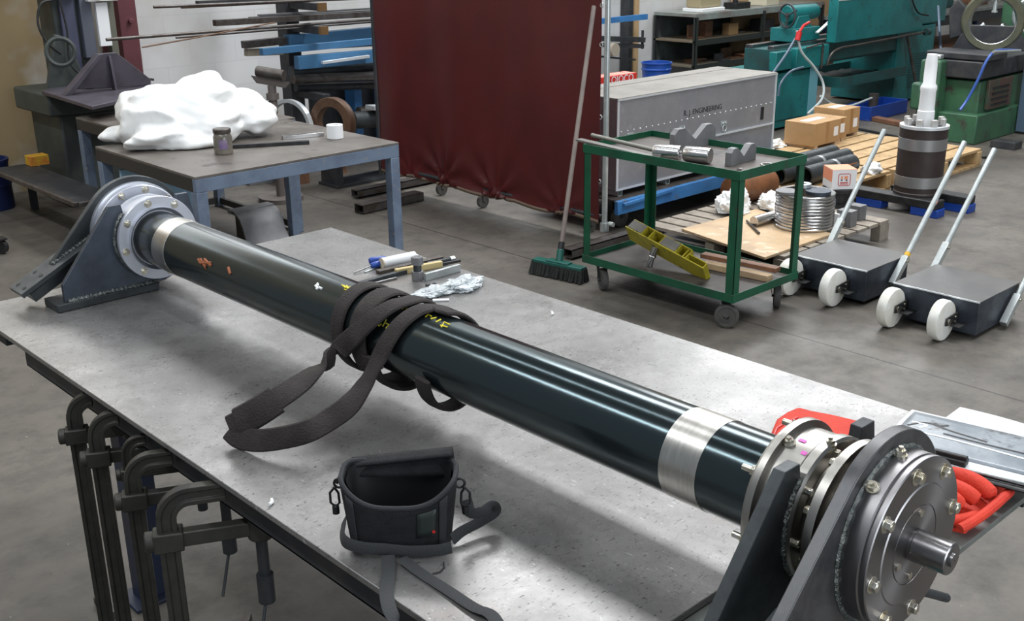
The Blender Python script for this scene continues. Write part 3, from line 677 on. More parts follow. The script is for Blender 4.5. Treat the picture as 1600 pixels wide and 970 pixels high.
# plastic bags of bolts
def crumple(name, cpt, sx, sy, sz, rz, mt, label, cat, seed=1, amp=.35, fs=9, res=5, parent=None):
    bm = bmesh.new(); bmesh.ops.create_icosphere(bm, subdivisions=res, radius=1)
    R = Matrix.Rotation(rz, 3, 'Z')
    for v in bm.verts:
        n = v.co.normalized(); p = n * 1.6 + V(seed * 7.3, seed * 3.1, 0)
        f = 1 + amp * noise.noise(p * 1.2) + amp * .5 * abs(noise.noise(p * fs * .35)) + amp * .25 * noise.noise(p * fs * .8)
        q = V(n.x * sx * f, n.y * sy * f, n.z * sz * f)
        q.z = max(q.z, -sz * .35) + sz * .35
        v.co = cpt + R @ q
    b = MB(); b.bm.free(); b.bm = bm
    o = b.build(name, mt, parent, smooth=True, ang=70)
    return tag(o, label, cat) if not parent else o
c = Pz(700, 450, TZ + .001); dirx = (Pz(750, 437, TZ) - Pz(648, 466, TZ)); ang = math.atan2(dirx.y, dirx.x)
crumple('bag_of_fasteners', Pz(680, 458, TZ + .001), .075, .030, .014, ang, BAGP, 'crumpled clear plastic bag of fasteners nearest the tube', 'bag', 2, .6, 14)
crumple('bag_of_fasteners', Pz(722, 449, TZ + .001), .060, .035, .018, ang, BAGP, 'crumpled clear plastic bag with a dark part, right of the pile', 'bag', 5, .6, 14)
b = MB(); p = [Pz(666, 447, TZ + .006), Pz(672, 446, TZ + .006)]; b.cyl(p[0], p[1], .007, seg=14); b.tube([p[1], Pz(678, 442, TZ + .008), Pz(684, 444, TZ + .004)], .002); solo(b, 'cable_gland', BLK, 'small black fitting beside the plastic bags', 'fitting')
lyingbar('paper_strip', (676, 469), (702, 468), .012, .004, CREAMP, 'white strip at the near edge of the plastic bag', 'strip')
b = MB(); b.tube([Pz(1064, 628, TZ + .004), Pz(1067, 626, TZ + .004), Pz(1096, 640, TZ + .004)], .0028, 8); solo(b, 'chalk_stick', WPAINT, 'white chalk stick lying on the plate beyond the near end of the tube', 'chalk')
for k, (x, y) in enumerate(((862, 491), (421, 788), (853, 640 - 20))):
    if k == 2: continue
    b = MB(); p = Pz(x, y, TZ + .0035); b.tube([p, p + V(.008, .004, 0), p + V(.012, .012, .001)], .0032, 6); solo(b, 'chalk_chip', WPAINT, ('white crumb on the plate beyond the middle of the tube', 'white crumb on the near edge of the plate above the clamps')[k], 'chip')

# ------------------------------------------------------------------ gloves, papers
def glove_sheet(name, pxs, z, th, label, folds=None):
    P = [Pz(x, y, z) for x, y in pxs]; b = MB(); n = len(P)
    b._add(P + [p + V(0, 0, th) for p in P], [tuple(range(n - 1, -1, -1)), tuple(range(n, 2 * n))] + [(k, (k + 1) % n, n + (k + 1) % n, n + k) for k in range(n)])
    return b
g1 = thing('welding_glove', 'red welding gauntlet lying behind the near bearing housing', 'glove', tuple(Pz(1290, 680, TZ)))
b = glove_sheet('', [(1203, 690), (1212, 668), (1228, 657), (1246, 649), (1268, 655), (1300, 661), (1345, 672), (1362, 680), (1352, 705), (1290, 720), (1215, 712)], TZ + .001, .022, ''); b.build('cuff', REDG, g1, bev=.008)
b = MB(); b.tube([Pz(x, y, TZ + .024) for x, y in ((1205, 690), (1214, 669), (1230, 659), (1247, 652))], .0022, 6); b.build('piping', REDP, g1)
g2 = thing('welding_glove', 'red welding gauntlet with curled fingers lying under the papers at the table end', 'glove', tuple(Pz(1525, 780, TZ)))
QA = [Pz(x, y, TZ - .0115) for x, y in ((1430, 712), (1588, 758), (1508, 834), (1425, 815))]
def cuffpt(u, v, top):
    p = (QA[0] * (1 - u) + QA[1] * u) * (1 - v) + (QA[3] * (1 - u) + QA[2] * u) * v
    k = (max(0, math.sin(PI * u)) ** .35) * (max(0, math.sin(PI * v)) ** .35)
    return p + V(0, 0, (.024 + .004 * math.sin(u * 9 + v * 7)) * k if top else 0)
b = MB(); b.grid(22, 16, lambda u, v: cuffpt(u, v, True)); b.grid(22, 16, lambda u, v: cuffpt(u, v, False)); bmesh.ops.remove_doubles(b.bm, verts=b.bm.verts, dist=.0004); b.build('cuff', REDG, g2, ang=70)
b = MB(); b.tube(spline([Pz(x, y, z) for x, y, z in ((1578, 768, .79), (1548, 795, .795), (1520, 815, .795), (1500, 826, .79))], 5), .0085, 10); b.build('fold', REDG, g2)
for pts, r in ((((1470, 740, .80), (1500, 744, .808), (1530, 757, .808), (1552, 775, .800)), .0155), (((1465, 757, .805), (1488, 760, .812), (1512, 771, .812), (1527, 783, .803)), .0145), (((1460, 772, .808), (1478, 772, .815), (1492, 781, .814), (1500, 788, .806)), .0135), (((1462, 808, .79), (1490, 814, .79), (1510, 812, .79), (1528, 806, .786)), .012)):
    S = spline([Pz(*p) for p in pts], 6); b = MB(); b.tube(S, r, 12, scales=[.9 + .12 * math.sin(PI * i / (len(S) - 1)) - (.35 if i == len(S) - 1 else 0) - (.35 if i == 0 else 0) for i in range(len(S))]); b.build('finger', REDG, g2)
def sheet(name, cs, mt, label, cat, bulge=0, nx=16, ny=10, th=.0012, zs=None):
    A, B, C_, D_ = [Pz(x, y, z) for x, y, z in cs]
    b = MB(); b.grid(nx, ny, lambda u, v: (A * (1 - u) + B * u) * (1 - v) + (D_ * (1 - u) + C_ * u) * v + V(0, 0, bulge * math.sin(PI * u) * (1 - v * .5)))
    return solo(b, name, mt, label, cat, solid=th)
sheet('paper_sheet', [(1500, 636, TZ + .004), (1660, 682, TZ + .004), (1640, 745, TZ + .006), (1440, 680, TZ + .006)], PAPER, 'plain white sheet under the grey drawing, at the far table edge', 'paper', .004)
cb = thing('clipboard', 'clipboard holding a grey glossy drawing at the right end of the table', 'clipboard', tuple(Pz(1500, 700, TZ)))
def cbpt(u, v):
    A, B, C_, D_ = Pz(1425, 640, TZ + .012), Pz(1640, 690, TZ + .016), Pz(1640, 768, TZ + .030), Pz(1372, 700, TZ + .026)
    return (A * (1 - u) + B * u) * (1 - v) + (D_ * (1 - u) + C_ * u) * v + V(0, 0, .006 * math.sin(PI * v))
b = MB(); b.grid(20, 10, lambda u, v: cbpt(u, v)); b.build('sheet', PAPER, cb, solid=.0012)
b = MB(); b.grid(20, 10, lambda u, v: cbpt(.03 + .95 * u, .05 + .80 * v) + V(0, 0, .0012)); b.build('print', PHOTO, cb, solid=.0006)
for st, mt in ((((.04, .5), (.15, .30), (.35, .38), (.6, .45)), BLK), (((.10, .62), (.4, .60), (.95, .66)), WPAINT), (((.2, .25), (.25, .3), (.3, .22)), BLK), (((.3, .5), (.55, .52), (.9, .52)), BLK), (((.05, .36), (.16, .38), (.12, .5)), WPAINT)):
    b = MB(); b.strap(spline([cbpt(.03 + .95 * u, .05 + .8 * v) + V(0, 0, .0022) for u, v in st], 6), .006, .0006, V(0, 0, 1)); b.build('drawn_line', mt, cb)
b = MB(); b.grid(14, 4, lambda u, v: cbpt(-.02 + 1.02 * u, .94 + .14 * v) + V(0, 0, -.004)); b.build('board', BLK, cb, solid=.003)
b = MB(); a = cbpt(.33, .93) + V(0, 0, .006); c = cbpt(.53, .93) + V(0, 0, .006); b.bar(a, c, .024, .012); b.bar(a + V(0, 0, .008), c + V(0, 0, .008), .010, .010); b.build('spring_clip', BLK, cb, bev=.002)
b = MB(); b.tube([cbpt(.28, 1.0) + V(0, 0, .004), cbpt(.5, 1.02) + V(0, 0, .004), cbpt(.95, 1.0) + V(0, 0, .004)], .002, 6); b.build('clip_wire', GALV, cb)

# ------------------------------------------------------------------ clamps hung on the near side
def clamp(corner, elbow_z, arm_d, arm_l, blen, slider_z, sl_l, label, s=1.0, screw=True, tbar=True):
    """corner: top outer corner point of the bar"""
    c = Vector(corner); d = Vector(arm_d).normalized(); wid = .024 * s; dep = .014 * s
    side = V(-d.y, d.x, 0)
    arm_l = min(arm_l, (.8735 - c.x - .42 * .013 * s) / d.x)
    t = thing('bar_clamp', label, 'clamp', (c.x, c.y, c.z - blen), group='sliding bar clamps hung on the near side of the table')
    R = .030 * s; pts = [c + V(0, 0, -blen)] + [c + V(0, 0, -R * 1.0)]
    arc = [c + d * (R - R * math.cos(a)) + V(0, 0, -R + R * math.sin(a)) for a in [PI / 2 * i / 8 for i in range(1, 9)]]
    pts = pts + arc + [c + d * arm_l]
    ups = [-d] * 2 + [(-d * math.cos(a) + V(0, 0, 1) * math.sin(a)) for a in [PI / 2 * i / 8 for i in range(1, 9)]] + [V(0, 0, 1)]
    pr = [(-dep / 2, -wid / 2), (-dep / 2, -wid * .25), (-dep * .3, -wid * .2), (-dep * .3, wid * .2), (-dep / 2, wid * .25), (-dep / 2, wid / 2), (dep / 2, wid / 2), (dep / 2, wid * .25), (dep * .3, wid * .2), (dep * .3, -wid * .2), (dep / 2, -wid * .25), (dep / 2, -wid / 2)]
    b = MB(); b.sweep(pts, pr, ups=ups)
    b.build('bar', CLAMPM, t, bev=.0012)
    zc = slider_z; o = V(c.x, c.y, zc)
    b = MB()
    b.box(o, (.036 * s, .026 * s, .026 * s), Matrix((d, side, V(0, 0, 1))).transposed())
    b.cyl(o - d * .028 * s - side * .0, o - d * .016 * s, .013 * s, seg=14)
    b.bar(o + d * .012, o + d * sl_l, .016 * s, .020 * s); e = o + d * sl_l
    b.cyl(e + V(0, 0, .016 * s), e - V(0, 0, .016 * s), .016 * s, seg=20)
    b.build('sliding_arm', CLAMPM, t, bev=.003)
    if screw:
        b = MB(); b.cyl(e + V(0, 0, .018 * s), e - V(0, 0, .10 * s), .0075 * s, seg=14); b.cyl(e - V(0, 0, .07 * s), e - V(0, 0, .11 * s), .011 * s, seg=14); sc_ = b.build('screw', RACKDK, t)
        if tbar:
            b = MB(); q = e - V(0, 0, .10 * s); b.tube([q + V(.008, .008, .01), q - V(.035, .030, .06) * s], .0035, 8); b.build('tommy_bar', RACKDK, t)
    return t
dd0 = V(.83, -.42, 0)
def cat_(px, py, z): return Pz(px, py, z)
clamp(cat_(255, 778, .745), 0, dd0, .17, .60, .745 - .088, .17, 'nearest and largest bar clamp, its screw hanging clear of the table edge', 1.55)
clamp(cat_(203, 722, .735), 0, dd0, .17, .70, .735 - .085, .175, 'second nearest bar clamp with an olive bar in front of the blue leg', 1.4)
clamp(cat_(196, 690, .730), 0, dd0, .13, .50, .730 - .075, .14, 'smaller bar clamp tucked between two larger ones in mid row', 1.0, tbar=False)
clamp(cat_(146, 656, .742), 0, dd0, .17, .70, .742 - .090, .15, 'second bar clamp from the far end of the row', 1.4, screw=False)
clamp(cat_(112, 626, .742), 0, dd0, .15, .70, .742 - .085, .12, 'farthest bar clamp, leftmost in the row', 1.4, screw=False)
for p, q, lb in (((152, 936), (176, 962), 'short dark steel offcut on the floor beside the table leg'), ((388, 962), (380, 985), 'dark rod end on the floor below the near clamp')):
    a = Pz(*p, .012); c = Pz(*q, .012); b = MB(); b.bar(a, c, .02, .02); solo(b, 'steel_offcut', STOCK, lb, 'offcut', bev=.001)

# ------------------------------------------------------------------ workbenches behind the table
def bench(name, x0, x1, y0, y1, z, label, front=BENCHBL, side=BENCHDK, rail=True):
    t = thing(name, label, 'workbench', (x0, y0, 0))
    b = MB(); b.mm((x0, y0, z - .012), (x1, y1, z)); b.build('bench_top', BENCHTOP, t, bev=.0015)
    for a, c, mt in (((x0, y0, z - .075), (x1, y0 + .03, z - .0125), front), ((x0, y1 - .03, z - .075), (x1, y1, z - .0125), side), ((x0, y0 + .031, z - .075), (x0 + .03, y1 - .031, z - .0125), side), ((x1 - .03, y0 + .031, z - .075), (x1, y1 - .031, z - .0125), front)):
        b = MB(); b.mm(a, c); b.build('apron', mt, t, bev=.002)
    for x in (x0, x1 - .055):
        for y in (y0, y1 - .055):
            b = MB(); b.mm((x, y, 0), (x + .055, y + .055, z - .0755)); b.build('leg', front, t, bev=.003)
    if rail:
        b = MB(); b.mm((x1 - .04, y0 + .056, .02), (x1 - .015, y1 - .056, .06)); b.build('foot_rail', side, t)
        b = MB(); b.mm((x0 + .056, y1 - .04, .02), (x1 - .056, y1 - .015, .06)); b.build('foot_rail', side, t)
    return t
bench('workbench', 2.27, 3.42, 4.52, 5.58, .70, 'grey-blue framed workbench carrying the white polythene heap', rail=False)
bench('workbench', 2.60, 3.50, 5.62, 6.62, .695, 'second workbench set close behind the one with the white heap')
BZ = .70
hp = Pz(300, 222, BZ)
def heap(lobes, name, mt, label, cat, z0):
    bm = bmesh.new()
    for (cx, cy, cz, sx, sy, sz, seed, amp) in lobes:
        r = bmesh.ops.create_icosphere(bm, subdivisions=5, radius=1)
        for v in r['verts']:
            n = v.co.normalized(); p = n * 1.3 + V(seed * 7.3, seed * 3.1, 1)
            rid = 1 - abs(noise.noise(V(p.x * 1.0 + p.z, p.y * 1.2, p.z * 1.5))) * 2
            f = 1 + amp * noise.noise(p * 1.1) + amp * .26 * max(0, rid) ** 3 + amp * .04 * noise.noise(p * 5)
            q = V(cx + n.x * sx * f, cy + n.y * sy * f, cz + n.z * sz * f); q.z = max(q.z, z0 + .001 + .004 * abs(noise.noise(q * 20)))
            v.co = q
    b = MB(); b.bm.free(); b.bm = bm; o = solo(b, name, mt, label, cat, ang=180, recalc=False)
    md = o.modifiers.new('r', 'REMESH'); md.mode = 'VOXEL'; md.voxel_size = .009; md.use_smooth_shade = True
    md = o.modifiers.new('s', 'SMOOTH'); md.factor = .5; md.iterations = 10
    return o
rt = V(.73, -.684, 0); fw = V(.684, .73, 0)
def L(u, v, z, sx, sy, sz, seed, amp): q = hp + rt * u + fw * v; return (q.x, q.y, z, sx, sy, sz, seed, amp)
heap([L(-.05, .08, .80, .29, .29, .20, 1, .32), L(.03, .16, .90, .18, .18, .13, 2, .35), L(.24, .20, .82, .15, .15, .10, 3, .3), L(.31, .16, .78, .10, .10, .07, 7, .3), L(-.05, -.08, .75, .24, .16, .09, 4, .3), L(-.36, .04, .745, .13, .07, .045, 5, .25), L(-.20, .04, .83, .17, .2, .15, 8, .28), L(.10, -.03, .76, .18, .12, .08, 6, .3)],
     'polythene_sheet', WHITEB, 'big crumpled heap of white polythene on the workbench', 'plastic sheet', BZ)
c = Pz(350, 240, BZ)
jar = thing('glass_jar', 'smoky glass jar with a metal lid at the front of the workbench', 'jar', tuple(c))
b = MB(); b.lathe([(.001, .001), (.042, .001), (.046, .006), (.046, .085), (.040, .100), (.036, .104)], c, (0, 0, 1), 32); b.build('glass_body', GLASSJ, jar)
b = MB(); b.lathe([(.036, .104), (.043, .104), (.044, .107), (.044, .122), (.041, .126), (.001, .126)], c, (0, 0, 1), 32); b.build('lid', STOCK, jar)
b = MB(); b.grid(8, 3, lambda u, v: c + V(.0468 * math.cos(-2.5 + u * .9), .0468 * math.sin(-2.5 + u * .9), .03 + .045 * v)); b.build('label_patch', mat('faded_purple_label', (.16, .10, .24), .5, 0, c2=(.25, .2, .28), scale=30), jar)
lyingbar('black_bar', (362, 229), (483, 222), .028, .018, BLK, 'long black bar lying in front of the white heap on the workbench', 'bar', BZ)
lyingbar('bright_bar', (441, 215), (505, 209), .030, .020, POLS, 'short bright flat bar on the workbench left of the white roll', 'bar', BZ)
c = Pz(524, 216, BZ); b = MB(); b.ring(c + V(0, 0, .001), (0, 0, 1), .022, .043, .072, 32); solo(b, 'tape_roll', WPAINT, 'white roll standing on the far end of the workbench', 'roll', bev=.002)
# things below the benches
sb = Pz(230, 345, 0)
xa = Py(188, 265, 5.38).x; xb = Py(318, 300, 5.38).x
b = MB(); b.mm((xa, 5.38, .002), (xb, 5.40, .60)); solo(b, 'blue_panel', mat('light_blue_panel', (.26, .42, .55), .5), 'light blue upright panel standing under the workbench', 'panel', bev=.002)
# curved steel saddle on the floor
SADM = mat('grey_saddle_paint', (.24, .24, .245), .5, .1, c2=(.18, .18, .185), scale=8)
sd = thing('steel_saddle', 'curved grey steel saddle plate lying on the floor under the workbench', 'plate', (3.2, 5.7, 0))
o = V(3.07, 5.70, 0)
def arcpl(r0, r1, a0, a1, n=14): return [(r0 * math.cos(a0 + (a1 - a0) * i / n), r0 * math.sin(a0 + (a1 - a0) * i / n)) for i in range(n + 1)] + [(r1 * math.cos(a1 - (a1 - a0) * i / n), r1 * math.sin(a1 - (a1 - a0) * i / n)) for i in range(n + 1)]
b = MB(); pf = [(0, .19), (.05, .182), (.09, .155), (.118, .11), (.135, .06), (.175, .002)]
b.prism(pf + [(x - .011, max(.001, z - .006)) for x, z in reversed(pf)], o, (0, -1, 0), (0, 0, 1), (.27, 0, 0)); b.build('curved_plate', SADM, sd)
b = MB(); b.mm(o + V(0, -.03, .17), o + V(.27, .05, .193)); b.build('top_lip', SADM, sd, bev=.001)
b = MB(); b.prism([(0, .001), (.15, .001), (.118, .06), (.10, .11), (.07, .15), (0, .17)], o + V(.02, 0, 0), (0, -1, 0), (0, 0, 1), (.02, 0, 0)); b.build('end_web', BENCHDK, sd)
# hollow box section on the floor
def hollow(b, p, q, w_, h_, t_):
    p = Vector(p); q = Vector(q); d = (q - p).normalized(); u = V(0, 0, 1); s_ = d.cross(u)
    for sx, sz, ww, hh in ((w_ / 2 - t_ / 2, 0, t_, h_), (-w_ / 2 + t_ / 2, 0, t_, h_), (0, h_ / 2 - t_ / 2, w_, t_), (0, -h_ / 2 + t_ / 2, w_, t_)):
        b.bar(p + s_ * sx + u * sz, q + s_ * sx + u * sz, ww, hh)
# ------------------------------------------------------------------ welding screen
ws = thing('welding_screen', 'tall dark red welding curtain on a pale steel frame with wheels', 'screen', (4.62, 5.2, 0))
y0c, y1c = 4.20, 6.30
def curt(u, v):
    y = y0c + (y1c - y0c) * u; z = .085 + 1.85 * v
    x = 4.60 + .012 * math.sin(y * 9) + .02 * noise.noise(V(y * 2, z * 1.2, 0))
    for (yc, zc, a) in ((5.62, .14, .035), (5.10, .12, .035), (4.5, .12, .02), (5.95, .12, .012)):
        r = math.hypot(y - yc, (z - zc)); an = math.atan2(z - zc, y - yc)
        x += a * math.exp(-r * 7.0) * math.sin(an * 9)
    z += (1 - v) ** 6 * (-.012 * abs(math.sin((y - 5.42) * PI / .52)) + .02) 
    z += (.010 if v == 0 else 0)
    return V(x, y, z)
b = MB(); b.grid(140, 70, curt); b.build('curtain', CURT, ws, solid=.002, ang=80)
b = MB(); b.grid(140, 2, lambda u, v: curt(u, .0) + V(-.002, 0, .022 * v - .004)); b.build('hem', HEM, ws, solid=.003)
for yy in (4.17, 6.33):
    b = MB(); b.cyl((4.62, yy, .065), (4.62, yy, 1.98), .0165, seg=18); b.build('post', GALV if yy < 5 else RACKDK, ws)
b = MB(); b.cyl((4.62, 4.17, 1.965), (4.62, 6.33, 1.965), .0165, seg=18); b.build('top_rail', GALV, ws)
b = MB()
b.cyl((4.62, 4.19, .14), (4.62, 6.31, .14), .014, seg=14); b.build('bottom_rail', RACKDK, ws)
for zz in (.35, .72, 1.12, 1.33):
    b = MB(); b.torus((4.605, 4.20, zz), (1, 0, 0), .011, .003, 16, 6); b.build('tie_ring', GALV, ws)
for yy, xa, xb, in ((4.06, 4.20, 5.02), (6.10, 4.22, 5.0)):
    b = MB(); hollow(b, (xa, yy, .035), (xb, yy, .035), .075, .05, .005); b.build('foot', STOCK, ws)
for yy, xx in ((5.28, 4.66), (4.36, 4.70), (5.75, 4.70)):
    b = MB(); b.cyl((xx, yy - .013, .045), (xx, yy + .013, .045), .043, seg=24); b.mm((xx - .012, yy - .02, .045), (xx + .012, yy + .02, .12)); b.build('caster', RUBBER, ws)
b = MB(); b.cyl((4.62, 4.17, .06), (4.62, 4.17, .11), .026, seg=16); b.cyl((4.62, 4.10, .11), (4.62, 4.13, .11), .014, seg=8); b.build('post_clamp', GALV, ws)
b = MB(); hollow(b, Pz(561, 326, .032), Pz(655, 305, .032), .095, .056, .006); solo(b, 'box_section', STOCK, 'open-ended steel box section on the floor at the left foot of the curtain', 'steel section')
# round bit of steel on the floor seen under the bench
c = Pz(535, 270, 0); b = MB(); b.lathe([(.001, 0), (.045, 0), (.04, .01), (.032, .05), (.045, .09), (.001, .09)], c, (0, 0, 1), 20); solo(b, 'steel_boss', RUST, 'small rusty round boss on the floor under the far bench edge', 'boss')
b = MB(); b.prism([(0, 0), (.35, .0), (.38, .05), (.28, .10), (.22, .05), (0, .03)], Pz(390, 290, .001), (.97, -.2, 0), (0, 0, 1), (0, .05, 0)); solo(b, 'scrap_plate', GREYB, 'grey scrap plate on the floor seen between the bench legs', 'plate')
# ------------------------------------------------------------------ broom
br = thing('broom', 'wide green broom with dark bristles leaning on the red curtain', 'broom', (4.0, 3.95, 0))
h0 = Pz(836, 408, .06); h1 = Pz(912, 424, .06); dd = (h1 - h0).normalized()
b = MB(); b.bar(h0 + V(0, 0, .012), h1 + V(0, 0, .012), .055, .018); mid = (h0 + h1) / 2 + V(0, 0, .02)
pt = Px(928, 10, 4.545); pd = (pt - mid).normalized()
b.bar(mid - dd * .07, mid + dd * .07, .05, .02); b.cyl(mid - V(0, 0, .005), mid + pd * .07, .019, seg=16); b.build('head', BROOMG, br, bev=.003)
b = MB()
sdv = dd.cross(V(0, 0, 1))
for i in range(46):
    for j in range(4):
        p = h0 + (h1 - h0) * (i / 45) + sdv * ((j - 1.5) * .013) + V(0, 0, .012)
        q = p + V(random.uniform(-.012, .012), random.uniform(-.012, .012), -.068) + sdv * (j - 1.5) * .010
        b.cyl(p, q, .0075, .0095, seg=6)
bo = b.build('bristles', BRIST, br); bo['kind'] = 'stuff'
b = MB(); b.cyl(mid + pd * .05, pt, .0125, seg=16); b.build('pole', BROOMH, br)
b = MB(); b.cyl(mid + pd * .06, mid + pd * .11, .0165, seg=16); b.build('collar', BLK, br)
# ------------------------------------------------------------------ aluminium tool chest on blue trolley
cx0, cx1, cy0, cy1, cz0, cz1 = 4.86, 6.47, 4.30, 4.79, .235, .775
ch = thing('tool_chest', 'long riveted aluminium chest with lid and latches standing on the blue trolley', 'chest', ((cx0 + cx1) / 2, 4.58, cz0))
b = MB(); b.mm((cx0, cy0, cz0), (cx1, cy1, cz1)); b.build('body', ALU, ch, bev=.004)
b = MB(); b.mm((cx0 - .004, cy0 - .008, cz1 + .0005), (cx1 + .004, cy1, cz1 + .012)); b.build('lid', ALUTOP, ch, bev=.002)
b = MB(); b.mm((cx0 - .003, cy1 - .14, cz1 + .0122), (cx1 + .003, cy1 - .136, cz1 + .0135)); b.build('lid_seam', BLK, ch)
b = MB(); b.mm((cx0 - .006, cy0 - .010, cz1 - .004), (cx1 + .006, cy0 - .004, cz1 + .006)); b.mm((cx0 - .006, cy0 - .008, cz0), (cx0 + .012, cy0 - .002, cz1 - .006)); b.mm((cx1 - .012, cy0 - .008, cz0), (cx1 + .006, cy0 - .002, cz1 - .006)); b.mm((cx0 + .012, cy0 - .006, cz0 - .002), (cx1 - .012, cy0 - .0015, cz0 + .010)); b.build('edge_trim', WHTRIM, ch)
fl0 = Py(1085, 212, cy0 - .006); fl1 = Py(1207, 192, cy0 - .006)
b = MB(); zz = (fl0.z + fl1.z) / 2 - .02; b.mm((cx0 + .02, cy0 - .012, zz), (cx1 - .002, cy0 - .0015, zz + .010)); b.build('drop_front_trim', WHTRIM, ch)
for i in range(28):
    x = cx0 + .04 + i * (cx1 - cx0 - .08) / 27; z = .585
    b = MB(); b.lathe([(.001, .0035), (.004, .0025), (.0055, 0)], (x, cy0 - .0005, z), (0, -1, 0), 10); b.build('rivet', WHTRIM, ch)
for (px, py) in ((1066, 204), (1131, 196), (985, 215)):
    p = Py(px, py, cy0 - .002); lt = MB(); lt.box(p + V(0, 0, .012), (.055, .006, .035)); lt.cyl(p + V(-.015, -.004, .015), p + V(-.015, -.010, .015), .008, seg=12); lt.cyl(p + V(.015, -.004, .015), p + V(.015, -.010, .015), .008, seg=12); lt.torus(p + V(0, -.006, -.016), (0, -1, 0), .02, .004, 20, 8); lt.build('latch', GALV, ch, bev=.001)
p = Py(1191, 177, cy0 - .002); b = MB(); b.box(p, (.030, .005, .085)); b.build('label_plate', BLK, ch)
text('R. J. ENGINEERING', .048, BLK, ch, Py(1099, 172, cy0 - .001), (1, 0, 0), (0, 0, 1), thick=.0004)
for x in (cx0 + .02, cx0 + .47, cx1 - .07):
    b = MB(); hollow(b, (x + .02, cy0, .2155), (x + .02, cy1, .2155), .040, .036, .003); b.build('foot', GALV, ch)
tr = thing('flat_trolley', 'mid-blue low steel trolley carrying the aluminium chest', 'trolley', (5.5, 4.5, 0))
b = MB(); b.mm((4.80, 4.24, .185), (6.62, 4.90, .197)); b.build('deck', STOCK, tr, bev=.001)
b = MB(); b.mm((4.78, 4.21, .115), (6.62, 4.239, .197)); b.bar((4.82, 4.20, .175), (5.28, 4.20, .19), .02, .02); b.build('side_rail', BLUEP, tr, bev=.003)
b = MB(); b.mm((4.78, 4.901, .115), (6.62, 4.93, .197)); b.build('side_rail', BLUEP, tr, bev=.003)
for x, y in ((4.92, 4.32), (5.98, 4.30), (4.92, 4.83), (6.5, 4.83)):
    b = MB(); b.cyl((x, y - .02, .062), (x, y + .02, .062), .06, seg=28); b.cyl((x, y - .023, .062), (x, y + .023, .062), .02, seg=16); wv = b.build('wheel', RUBBER, tr, bev=.003)
    b = MB(); b.mm((x - .05, y - .04, .174), (x + .05, y + .04, .184)); b.prism([(-.04, .11), (.04, .11), (.015, 0), (-.015, 0)], (x, y - .034, .062), (1, 0, 0), (0, 0, 1), (0, .006, 0)); b.prism([(-.04, .11), (.04, .11), (.015, 0), (-.015, 0)], (x, y + .028, .062), (1, 0, 0), (0, 0, 1), (0, .006, 0)); b.build('caster_fork', BLK, tr)
# ------------------------------------------------------------------ green cart
gx0, gx1, gy0, gy1 = 3.90, 4.42, 2.74, 3.67; DZ, CT = .145, .735
ct = thing('tool_cart', 'green angle-iron two-tier cart on grey casters beside the table', 'cart', ((gx0 + gx1) / 2, (gy0 + gy1) / 2, 0))
a_ = .044
for z, nm in ((CT, 'top_frame'), (DZ + .028, 'bottom_frame')):
    hh = .042 if z == CT else .040
    for p, q in (((gx0, gy0), (gx0 + .004, gy1)), ((gx1 - .004, gy0), (gx1, gy1)), ((gx0, gy0), (gx1, gy0 + .004)), ((gx0, gy1 - .004), (gx1, gy1))):
        b = MB(); b.mm((p[0], p[1], z - hh), (q[0], q[1], z)); b.build(nm, GREEN, ct, bev=.001)
for z, nm in ((CT - .030, 'tray'), (DZ, 'shelf')):
    b = MB(); b.mm((gx0 + .0045, gy0 + .0045, z - .003), (gx1 - .0045, gy1 - .0045, z)); b.build(nm, CARTDK, ct)
for x, sx in ((gx0 + .0045, 1), (gx1 - .0045, -1)):
    for y, sy in ((gy0 + .0045, 1), (gy1 - .0045, -1)):
        b = MB(); b.mm((x, y, DZ + .001), (x + sx * a_, y + sy * .004, CT - .0425)); b.mm((x, y, DZ + .001), (x + sx * .004, y + sy * a_, CT - .0425)); b.build('corner_leg', GREEN, ct, bev=.0008)
def caster(x, y, cx, cy, ang, parent, R=.056):
    d = V(math.cos(ang), math.sin(ang), 0); n = V(-d.y, d.x, 0); c = V(cx, cy, R + .001)
    b = MB(); b.mm((x - .04, y - .04, DZ - .010), (x + .04, y + .04, DZ - .004)); b.cyl((x, y, DZ - .021), (x, y, DZ - .010), .025, seg=20)
    for s_ in (-1, 1):
        b.prism([(-.022, 0), (.022, 0), (.010, -1), (-.010, -1)], V(x, y, DZ - .024) + n * s_ * .021, d, (c - V(x, y, DZ - .024)) * -1 + n * (0), n * .003)
    fk = b.build('caster_fork', BLK, parent)
    b = MB(); b.lathe([(.012, -.016), (R * .72, -.014), (R * .78, -.017), (R * .97, -.014), (R, -.006), (R, .006), (R * .97, .014), (R * .78, .017), (R * .72, .014), (.012, .016)], c, n, 32); b.cyl(c - n * .026, c + n * .026, .006, seg=10); b.build('wheel', RUBBER, fk)
caster(3.965, 3.59, 3.94, 3.56, math.radians(60), ct)
caster(3.965, 2.82, 3.93, 2.79, math.radians(120), ct)
caster(4.35, 2.82, 4.33, 2.79, math.radians(35), ct)
caster(4.35, 3.59, 4.33, 3.56, math.radians(70), ct)
TT = CT - .030
def tz(px, py, dz=0): return Pz(px, py, TT + dz)
